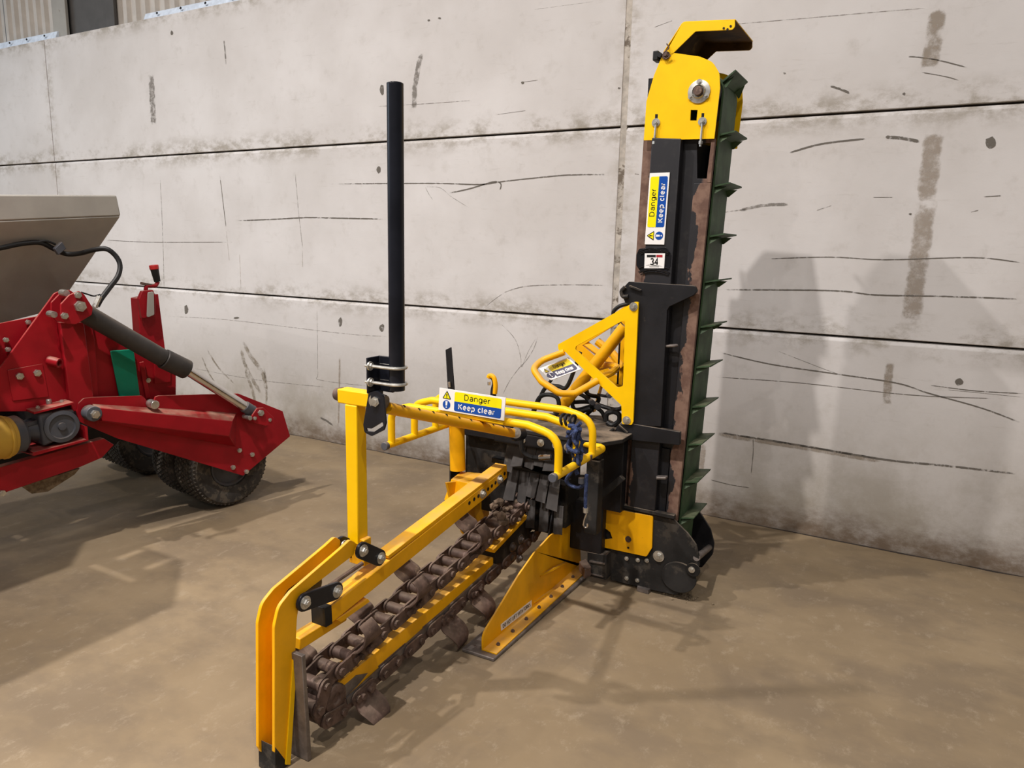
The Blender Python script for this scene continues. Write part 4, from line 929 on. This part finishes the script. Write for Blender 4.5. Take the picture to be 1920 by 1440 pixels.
# --- mast base
YB = 3.262
bp = [(1128, 948), (1262, 972), (1269, 980), (1290, 1001), (1305, 1022), (1311, 1045), (1311, 1060), (1303, 1086), (1288, 1105), (1267, 1116), (1225, 1107), (1145, 1088), (1140, 1030)]
bq = ys(YB, bp)
for p in bq: p.z = max(p.z, .004)
base = MB().plate(fillet(bq, .01, 3), (0, .014, 0)).obj('base_plate', 'dusty_black', T, .002)
MB().box((-1.27, 3.28, .04), (-.98, 3.60, .40)).obj('base_housing', 'black', T, .01)
fpx = [(1290, 930), (1300, 945), (1315, 965), (1332, 992), (1339, 1020), (1336, 1040), (1316, 1064)]
fq = ys(3.63, fpx); fq += [V((-1.2, 3.63, fq[-1].z - .06)), V((-1.2, 3.63, fq[0].z))]
MB().plate(fillet(fq, [0, .05, .05, .05, .05, .05, 0, 0, 0], 3), (0, .014, 0)).obj('base_rear_plate', 'black', T, .002)
MB().cyl(on(1, YB, 1306, 1046), on(1, 3.63, 1330, 1026), .016, 12).obj('cross_shaft', 'bare', base)
dc = on(1, YB - .012, 1272, 1083); dq = [dc + V((.085 * math.cos(k * PI / 16), 0, .076 * math.sin(k * PI / 16))) for k in range(32)]
for p in dq: p.z = max(p.z, .004)
MB().plate(dq, (0, .012, 0)).obj('roller_cover', 'dusty_black', base, .002)
e = on(1, YB - .014, 1300, 1068); MB().lathe([(.034, 0), (.034, .006), (.001, .008)], e, (0, -1, 0), 20).obj('bearing_cap', 'dusty_black', base, .002)
bolts([on(1, YB - .022, 1297, 1068)], (0, -1, 0), base, .010, .006)
yq = ys(YB - .014, [(1130, 950), (1224, 968), (1222, 1028), (1212, 1044), (1133, 1027), (1133, 1012), (1148, 1010), (1144, 998), (1131, 988)])
yp = MB().plate(fillet(yq, [.008, .008, .012, .012, .004, .003, .003, .003, .003]), (0, .012, 0)).obj('access_panel', 'amber', T, .0015)
bolts(ys(YB - .015, [(1178, 1011)]), (0, -1, 0), yp, .010, .008, 'rust')
p = on(1, YB - .015, 1178, 1027); MB().cyl(p, p + V((0, -.001, 0)), .006, 8).obj('panel_hole', 'ink', yp)
bolts(ys(YB - .002, [(1235, 1043)]), (0, -1, 0), base, .018, .012)
bolts(ys(YB - .002, [(1175, 1047), (1196, 1050), (1213, 1051), (1175, 1084), (1195, 1088), (1212, 970)]), (0, -1, 0), base, .007, .005)
bolts(ys(YB - .002, [(1127, 958), (1127, 985), (1127, 1010)]), (0, -1, 0), base, .008, .006)
MB().plate(ys(YB - .018, [(1163, 946), (1264, 967), (1264, 974), (1163, 952)]), (0, .03, 0)).obj('mast_foot', 'dusty_black', base, .002)
q = zs(.002, [(1196, 1102), (1220, 1110), (1215, 1114), (1194, 1108)]); MB().plate(q, (0, 0, .02)).obj('base_pad', 'bare', base)

# --- bungee cord hung over the guard
by = 2.69
bc = thing('bungee_cord', on(1, by, 1085, 830), 'blue elastic bungee cord with silver hook tangled over the yellow guard hoop', 'cord')
def cordpath(pts, y): return smooth_path([on(1, y + (p[2] if len(p) > 2 else 0), p[0], p[1]) for p in pts], 5)
MB().tube(cordpath([(1072, 792), (1078, 806), (1072, 820, -.03), (1080, 836), (1074, 852, -.03), (1082, 866), (1072, 884, -.02), (1062, 900, -.01), (1070, 910), (1086, 914), (1097, 905), (1100, 890), (1098, 930), (1098, 962)], 2.70), .008, 8).obj('cord_loop', 'cord', bc)
MB().tube(cordpath([(1066, 798, -.03), (1078, 800, -.03), (1086, 812), (1078, 822, -.02), (1068, 830), (1076, 842), (1086, 850), (1078, 862, -.02), (1076, 872), (1083, 890)], 2.69), .009, 8).obj('cord_loop', 'cord', bc)
for (x, y) in ((1056, 795), (1064, 797), (1074, 792)):
    c = on(1, by, x, y); MB().tube([V((c.x + .004 * math.sin(k), by + .024 * math.cos(k * PI / 6), .952 + .024 * math.sin(k * PI / 6))) for k in range(12)], .006, 8, True).obj('cord_wrap', 'hose', bc)
random.seed(3)
for k in range(4):
    pts = [(1078 + random.uniform(-14, 14), y + random.uniform(-6, 6), random.uniform(-.04, .03)) for y in (798, 806, 815, 808, 822, 832, 828, 842, 852, 846, 862, 872)[:12 - 2 * (k % 2)]]
    MB().tube(cordpath(pts, 2.68), .0085, 8).obj('cord_loop', 'cord', bc)
MB().tube(cordpath([(1084, 870), (1082, 840), (1084, 815), (1088, 806), (1080, 800)], 2.655), .007, 8).obj('cord_loop', 'cord', bc)
MB().tube(cordpath([(1098, 958), (1099, 964), (1095, 975), (1094, 984), (1097, 989), (1101, 987), (1101, 982)], 2.70), .0035, 8).obj('hook', 'chrome', bc)
MB().cyl(on(1, 2.70, 1098, 952), on(1, 2.70, 1098, 961), .011, 10).obj('hook_collar', 'zinc', bc)
MB().cyl(on(1, 2.69, 1090, 896), on(1, 2.69, 1090, 906), .013, 10).obj('cord_crimp', 'iron', bc)

# soil crumbs under the mast
mb = MB(); c = on(2, 0, 1283, 1119)
for k in range(70):
    r = random.uniform(.002, .007); a = random.uniform(0, 2 * PI); rr = abs(random.gauss(0, .045))
    bmesh.ops.create_icosphere(mb.bm, subdivisions=1, radius=r, matrix=Matrix.Translation((c.x + rr * 1.4 * math.cos(a), c.y + rr * .8 * math.sin(a), r * .6)))
o = mb.obj('soil_crumbs', 'soil'); o['kind'] = 'stuff'; tag(o, 'scattering of dry soil crumbs on the floor under the mast base', 'soil')

# ------------------------------------------------------------------ THE RED MACHINE AT THE LEFT
az = math.radians(-9); n = V((math.cos(az), math.sin(az), 0)); Lg = V((-math.sin(az), math.cos(az), 0))
RW = .262
WC = V((-3.655, 3.005, RW)); D0 = n.dot(WC)
DA = D0 + .055
S = thing('spreader_trailer', (-4.1, 2.4, 0), 'dusty red farm machine with a grey hopper and twin turf tyres, beside the wall', 'farm machine')
def lm(dd, pts): return [onp(n, dd, *p) for p in pts]
# wheels
def wheel(c):
    t = MB().lathe([(.125, -.09), (.135, -.108), (.19, -.124), (.232, -.121), (.250, -.104), (RW - .008, -.06), (RW - .006, .0), (RW - .008, .06), (.250, .104), (.232, .121), (.19, .124), (.135, .108), (.125, .09)], c, n, 64, True).obj('tyre', 'tyre', S)
    mb = MB()
    for k in range(60):
        for j in range(9):
            a = 2 * PI * (k + .5 * (j % 2)) / 60; hh = -.104 + .026 * j; rr = RW - .010 - .013 * (abs(hh) / .104) ** 3
            rd = Lg * math.cos(a) + V((0, 0, 1)) * math.sin(a); tg_ = -Lg * math.sin(a) + V((0, 0, 1)) * math.cos(a); ct = c + n * hh
            pts = [(-.0105, 0), (0, -.0118), (.0105, 0), (0, .0118)]
            b1 = [ct + rd * rr + tg_ * x + n * y for x, y in pts]; b2 = [ct + rd * (rr + .0105) + tg_ * x * .85 + n * y * .9 for x, y in pts]
            mb.hexa(b1, b2)
    o = mb.obj('tread', 'tread', t); o['kind'] = 'stuff'
    MB().lathe([(.130, .085), (.128, .102), (.118, .105), (.105, .075), (.06, .07), (.055, .088), (.02, .092)], c, n, 40).obj('rim', 'iron', t)
    return t
wheel(WC - n * .125); wheel(WC - n * .415); wheel(WC - n * 1.10); wheel(WC - n * 1.39)
MB().cyl(WC - n * 1.4, WC, .03, 12).obj('axle', 'black', S)
# trailing arm
arm_px = [(144, 772), (147, 757), (157, 747), (175, 745), (266, 742), (272, 747), (276, 752), (289, 752), (292, 744), (298, 742), (447, 738), (530, 771), (544, 818), (456, 892), (220, 822), (166, 799), (148, 790)]
aq = lm(DA, arm_px)
arm = MB().plate(fillet(aq, [.02, .02, .02, .02, .006, .01, .006, .006, .01, .006, .006, .006, .006, .006, .02, .02, .02], 3), -n * .014).obj('trailing_arm', 'red', S, .001)
bx = lm(DA, [(172, 757), (444, 774), (442, 838), (186, 790)]); bf = lm(DA + .075, [(180, 764), (436, 790), (430, 818), (192, 789)])
MB().hexa(bx, bf).obj('arm_box_beam', 'red', arm, .003)
bs = onp(n, DA + .075, 176, 776); MB().cyl(bs - n * .06, bs + n * .006, .040, 20).obj('pivot_boss', 'iron', arm, .004)
MB().bolt(bs + n * .006, n, .022, .02, False).obj('pivot_bolt', 'zinc', arm)
for p in lm(DA, [(448, 844), (472, 852), (436, 876), (461, 884)]): MB().bolt(p, n, .015, .012, False).obj('bolt', 'zinc', arm)
p = onp(n, DA + .02, 284, 757); MB().cyl(p - n * .02, p + n * .045, .024, 14).obj('stop_bolt', 'zinc', arm, .003)
# cylinder
DCY = DA + .05
c0, c1, c2, c3, c4 = lm(DCY, [(150, 582), (306, 672), (350, 693), (352, 697), (474, 772)])
cylb = MB().cyl(c0, c1, .049, 24).obj('hydraulic_cylinder', 'barrel', S, .004)
MB().cyl(c1, c2, .056, 24).obj('gland', 'barrel', cylb, .004)
MB().cyl(c2, c4, .030, 20).obj('piston_rod', 'chrome', cylb)
MB().cyl(c4.lerp(c2, .14), c4, .036, 14).obj('rod_end', 'iron', cylb, .003)
ear = fillet(lm(DCY + .04, [(470, 780), (480, 765), (492, 764), (512, 783), (510, 793), (496, 798), (476, 793)]), .012, 3)
ea = MB().plate(ear, n * .012).obj('clevis_ear', 'red', arm, .002)
MB().plate([p_ - n * .085 for p_ in ear], n * .012).obj('clevis_ear', 'red', arm, .002)
pa = onp(n, DCY + .052, 488, 774); MB().bolt(pa, n, .02, .014, False).obj('pivot_bolt', 'zinc', ea)
for x, y in ((477, 784), (505, 787)): MB().bolt(onp(n, DCY + .05, x, y), n, .012, .01, False).obj('bolt', 'zinc', ea)
p = onp(n, DCY + .03, 466, 783); MB().cyl(p - n * .05, p + n * .02, .014, 10).obj('spacer_pin', 'zinc', ea)
# main side plate with pivot flange
DS = DA - .05
sp_ = lm(DS, [(-60, 745), (0, 690), (95, 560), (102, 550), (112, 546), (150, 552), (166, 580), (178, 640), (186, 770), (0, 772), (-60, 775)])
side = MB().plate(fillet(sp_, [0, .02, .03, .03, .03, .02, .02, 0, 0, 0, 0], 3), -n * .016).obj('side_plate', 'red', S, .002)
q1, q2 = lm(DS + .04, [(112, 604), (158, 604)]), lm(DS + .04, [(134, 772), (180, 772)])
MB().hexa([q1[0], q1[1], q1[1] - n * .05, q1[0] - n * .05], [q2[0], q2[1], q2[1] - n * .05, q2[0] - n * .05]).obj('side_post', 'red', S, .006)
MB().plate(lm(DS - .03, [(164, 600), (330, 690), (330, 760), (178, 772)]), -n * .012).obj('rear_panel', 'red', S, .002)
gq = lm(DS - .01, [(207, 658), (247, 655), (252, 662), (263, 744), (224, 744)])
MB().plate(fillet(gq, .008), -n * .01).obj('green_marker', 'teal', S, .003)
MB().plate(lm(DS - .012, [(262, 680), (270, 678), (282, 745), (274, 748)]), -n * .012).obj('panel_rib', 'red', S, .002)
MB().plate(lm(DS - .02, [(290, 660), (320, 665), (320, 716), (290, 720)]), -n * .012).obj('rear_bracket', 'red', S, .002)
MB().bolt(onp(n, DS - .018, 277, 713), n, .014, .01, False).obj('bolt', 'zinc', S)
ear = fillet(lm(DCY + .055, [(112, 570), (128, 553), (146, 545), (156, 552), (172, 577), (170, 590), (140, 608), (122, 606), (112, 592)]), .014, 3)
ea = MB().plate(ear, n * .014).obj('cylinder_ear', 'red', side, .002)
MB().plate([p_ - n * .115 for p_ in ear], n * .014).obj('cylinder_ear', 'red', side, .002)
MB().bolt(onp(n, DCY + .069, 149, 574), n, .028, .018, False).obj('pivot_bolt', 'zinc', ea)
for x, y in ((145, 553), (120, 592)): MB().bolt(onp(n, DCY + .069, x, y), n, .017, .014, False).obj('bolt', 'zinc', ea)
for x, y in ((120, 549), (97, 589)): p = onp(n, DCY, x, y); MB().cyl(p - n * .03, p + n * .03, .016, 10).obj('spacer_pin', 'zinc', ea)
MB().plate(lm(DS + .006, [(14, 694), (80, 682), (92, 744), (24, 752)]), -n * .008).obj('cover_plate', 'red', side, .002)
for x, y in ((36, 705), (69, 699)): MB().bolt(onp(n, DS + .006, x, y), n, .018, .014, False).obj('bolt', 'zinc', side)
p = onp(n, DS + .05, 112, 681); pv = (onp(n, DS + .05, 112, 681) - onp(n, DS, 92, 676))
MB().lathe([(.024, -.06), (.024, 0), (.016, 0), (.016, -.03), (.001, -.03)], p, pv, 18).obj('pipe_stub', 'red', side)
for x, y in ((52, 604), (10, 637), (14, 655)): MB().bolt(onp(n, DS - .05, x, y), n, .013, .014, False).obj('bolt', 'zinc', S)
MB().plate(lm(DS - .06, [(-60, 615), (0, 606), (75, 592), (80, 600), (60, 640), (-60, 760)]), -n * .012).obj('chassis_panel', 'red', S, .002)
# hopper: rim band and tapering body, runs on forward out of view
DH = DA - .22
r0, r1, r2, r3 = lm(DH, [(-330, 363), (219, 366), (227, 405), (-330, 428)])
hop = MB(); wv = n * -1.5
hop.hexa([r0, r1, r1 + wv, r0 + wv], [r3, r2, r2 + wv, r3 + wv])
e1, e2 = lm(DH - .40, [(107, 580), (-330, 690)])
hop.hexa([r3, r2, r2 + wv, r3 + wv], [e2, e1, e1 + wv * .55, e2 + wv * .55])
hop.obj('hopper', 'hopper', S, .008)
# hose on the hopper
def lh(pts): return smooth_path([onp(n, DH + .03 + (p[2] if len(p) > 2 else 0), p[0], p[1]) for p in pts], 6)
ho = MB().tube(lh([(-60, 474, -.08), (0, 465, -.08), (40, 457, -.09), (75, 455, -.09), (100, 466, -.1), (124, 476, -.1), (150, 475, -.05), (178, 468, .05), (200, 467, .1), (217, 480, .12), (225, 497, .14), (221, 518, .16), (205, 540, .18), (190, 560, .2), (182, 574, .2)]), .013, 10).obj('hydraulic_hose', 'hose', S)
MB().tube(lh([(60, 455, -.09), (85, 452, -.08), (104, 458, -.08)]), .006, 8).obj('hose_strand', 'hose', ho)
MB().tube(lh([(152, 548, .18), (165, 552, .18), (176, 555, .18), (188, 552, .2)]), .004, 8).obj('hose_strand', 'hose', ho)
q = [onp(n, DH - .05, x, y) for x, y in ((98, 466), (112, 453), (120, 466), (106, 478))]
MB().plate(q, n * .03).obj('hose_clamp', 'iron', ho, .003)
p0, p1 = onp(n, DH + .23, 187, 556), onp(n, DH + .23, 178, 576)
MB().cyl(p0, p1, .015, 10).obj('hose_fitting', 'zinc', ho)
# unseen slotted deck and legs, added to cast the floor shadow and light dashes
def rect(x0, y0, x1, y1, z): return [V((x0, y0, z)), V((x1, y0, z)), V((x1, y1, z)), V((x0, y1, z))]
zs_ = 1.5; holes = [rect(x - .018, 1.600, x + .018, 1.710, zs_) for x in (-4.4, -4.2, -4.0, -3.8, -3.62)]
holes += [rect(-3.90, 1.500, -3.56, 1.520, zs_)]
MB().plate([V((-4.75, .55, zs_)), V((-3.26, .85, zs_)), V((-3.26, 1.46, zs_)), V((-3.56, 1.725, zs_)), V((-4.75, 1.735, zs_))], (0, 0, .008), holes).obj('shadow_casting_deck', 'red', S)
for x, y in ((-4.5, 1.0), (-4.5, 1.6)): MB().box((x - .03, y - .03, .45), (x + .03, y + .03, zs_)).obj('deck_leg', 'red', S)
MB().box((-4.53, .97, .45), (-4.47, 2.6, .51)).obj('deck_rail', 'red', S)
# jack leg with crank
DJ = DA - .30
jq = lm(DJ, [(258, 560), (297, 551), (320, 735), (270, 735)])
jk = MB().hexa(jq, [p_ - n * .09 for p_ in jq]).obj('jack_leg', 'red', S, .004)
MB().plate(fillet(lm(DJ + .02, [(256, 560), (262, 545), (283, 543), (288, 556), (287, 592), (262, 597)]), .01), n * .03).obj('jack_gearbox', 'red', jk, .004)
MB().plate(fillet(lm(DJ + .055, [(276, 548), (287, 546), (288, 590), (274, 596)]), .01), n * .012).obj('jack_cover', 'hopper', jk, .003)
MB().tube(fillet([onp(n, DJ, 273, 550), onp(n, DJ, 274, 536), onp(n, DJ, 292, 536), onp(n, DJ, 296, 528)], .012, 3, False), .012, 8).obj('crank', 'red', jk)
MB().bar(onp(n, DJ, 264, 531), onp(n, DJ, 284, 535), .02, .015).obj('crank_arm', 'rust', jk, .002)
MB().tube([onp(n, DJ, 295, 528), onp(n, DJ, 289, 502)], [.018, .024], 12).obj('crank_grip', 'hose', jk)
MB().cyl(onp(n, DJ, 289.5, 505), onp(n, DJ, 288, 497), .026, 12).obj('grip_cap', 'red_grip', jk, .003)
# gearbox, tray, drive shaft guard
DG = DA + .03
tr = MB().plate(lm(DG + .02, [(34, 845), (42, 847), (60, 853), (66, 848), (162, 824), (158, 798), (164, 800), (166, 826), (64, 855)]), -n * .20).obj('gearbox_tray', 'red', S, .002)
tq = lm(DG + .02, [(48, 842), (62, 851), (165, 826), (150, 816)])
MB().plate([tq[1], tq[2], tq[2] - n * .26, tq[1] - n * .26], (0, 0, .008)).obj('tray_floor', 'red', tr, .002)
gb = MB(); g4 = lm(DG, [(72, 776), (140, 768), (142, 812), (82, 838)])
gb.hexa(g4, [p_ - n * .20 for p_ in g4]); gb = gb.obj('gearbox', 'iron', S, .012)
gc = onp(n, DG, 115, 799)
MB().lathe([(.082, -.01), (.082, .012), (.062, .016), (.058, .006), (.02, .006), (.018, .018), (.001, .02)], gc, n, 32).obj('gearbox_cover', 'iron', gb)
g5 = lm(DG - .02, [(66, 785), (72, 830)])
sh0, sh1 = onp(n, DG - .08, 78, 806), onp(n, DG - .06, 38, 808)
MB().cyl(sh0, sh1, .062, 20, .038).obj('gearbox_neck', 'iron', gb, .004)
for s in (-1, 0, 1):
    MB().hexa([sh0 + V((0, 0, .05)) + n * (s * .04 - .004), sh0 + V((0, 0, .05)) + n * (s * .04 + .004), sh0 + V((0, 0, .07)) + n * (s * .04 + .004), sh0 + V((0, 0, .07)) + n * (s * .04 - .004)],
              [sh1 + V((0, 0, .02)) + n * (s * .03 - .004), sh1 + V((0, 0, .02)) + n * (s * .03 + .004), sh1 + V((0, 0, .035)) + n * (s * .03 + .004), sh1 + V((0, 0, .035)) + n * (s * .03 - .004)]).obj('neck_rib', 'iron', gb)
k0, k1, k2 = onp(n, DG - .05, 42, 812), onp(n, DG - .04, 16, 818), onp(n, DG + .0, -60, 832)
MB().lathe([(.075, 0), (.095, .02), (.095, .07), (.08, .09)], k0, k1 - k0, 28).obj('shaft_collar', 'iron', S, .004)
pt = MB().cyl(k1, k2, .100, 28, .105).obj('shaft_guard', 'pto', S, .006)
MB().lathe([(.104, 0), (.107, .004), (.107, .012), (.104, .016)], k1.lerp(k2, .12), k2 - k1, 28).obj('guard_ring', 'pto', pt)
tpq = lm(DG + .02, [(28, 764), (64, 777), (139, 758)]); 
tp4 = [tpq[1], tpq[2], tpq[2] - n * .22, tpq[1] - n * .22]
tp = MB().plate(tp4, (0, 0, .012)).obj('top_plate', 'red', S, .002)
for a, b in ((.2, .25), (.2, .75), (.8, .25), (.8, .75)):
    p = tp4[0].lerp(tp4[1], a).lerp(tp4[3].lerp(tp4[2], a), b); MB().bolt(p + V((0, 0, .012)), (0, 0, 1), .010, .008, False).obj('bolt', 'zinc', tp)
p = tp4[0].lerp(tp4[2], .55); MB().cyl(p, p + V((0, 0, .055)), .016, 12).obj('breather', 'bare', tp, .003)
MB().cyl(p + n * .03, p + n * .03 + V((0, 0, .035)), .014, 6).obj('filler_plug', 'zinc', tp, .003)
# lower beam
q = lm(DA - .02, [(-80, 893), (0, 876), (195, 822), (214, 834), (192, 858), (150, 876), (0, 927), (-80, 952)])
MB().plate(q, -n * .05).obj('lower_beam', 'red', S, .003)
q = lm(DA - .12, [(40, 912), (150, 878), (140, 890), (90, 922), (60, 926)]); MB().plate(q, -n * .02).obj('cardboard_flap', 'soil', S, .002)
MB().bolt(onp(n, DA - .02, 3, 924), n, .016, .014, False).obj('bolt', 'zinc', S)
q = lm(DA - .36, [(-80, 700), (330, 735), (250, 800), (200, 850), (-80, 890)])
MB().plate(q, -n * .5).obj('underbody', 'black', S)
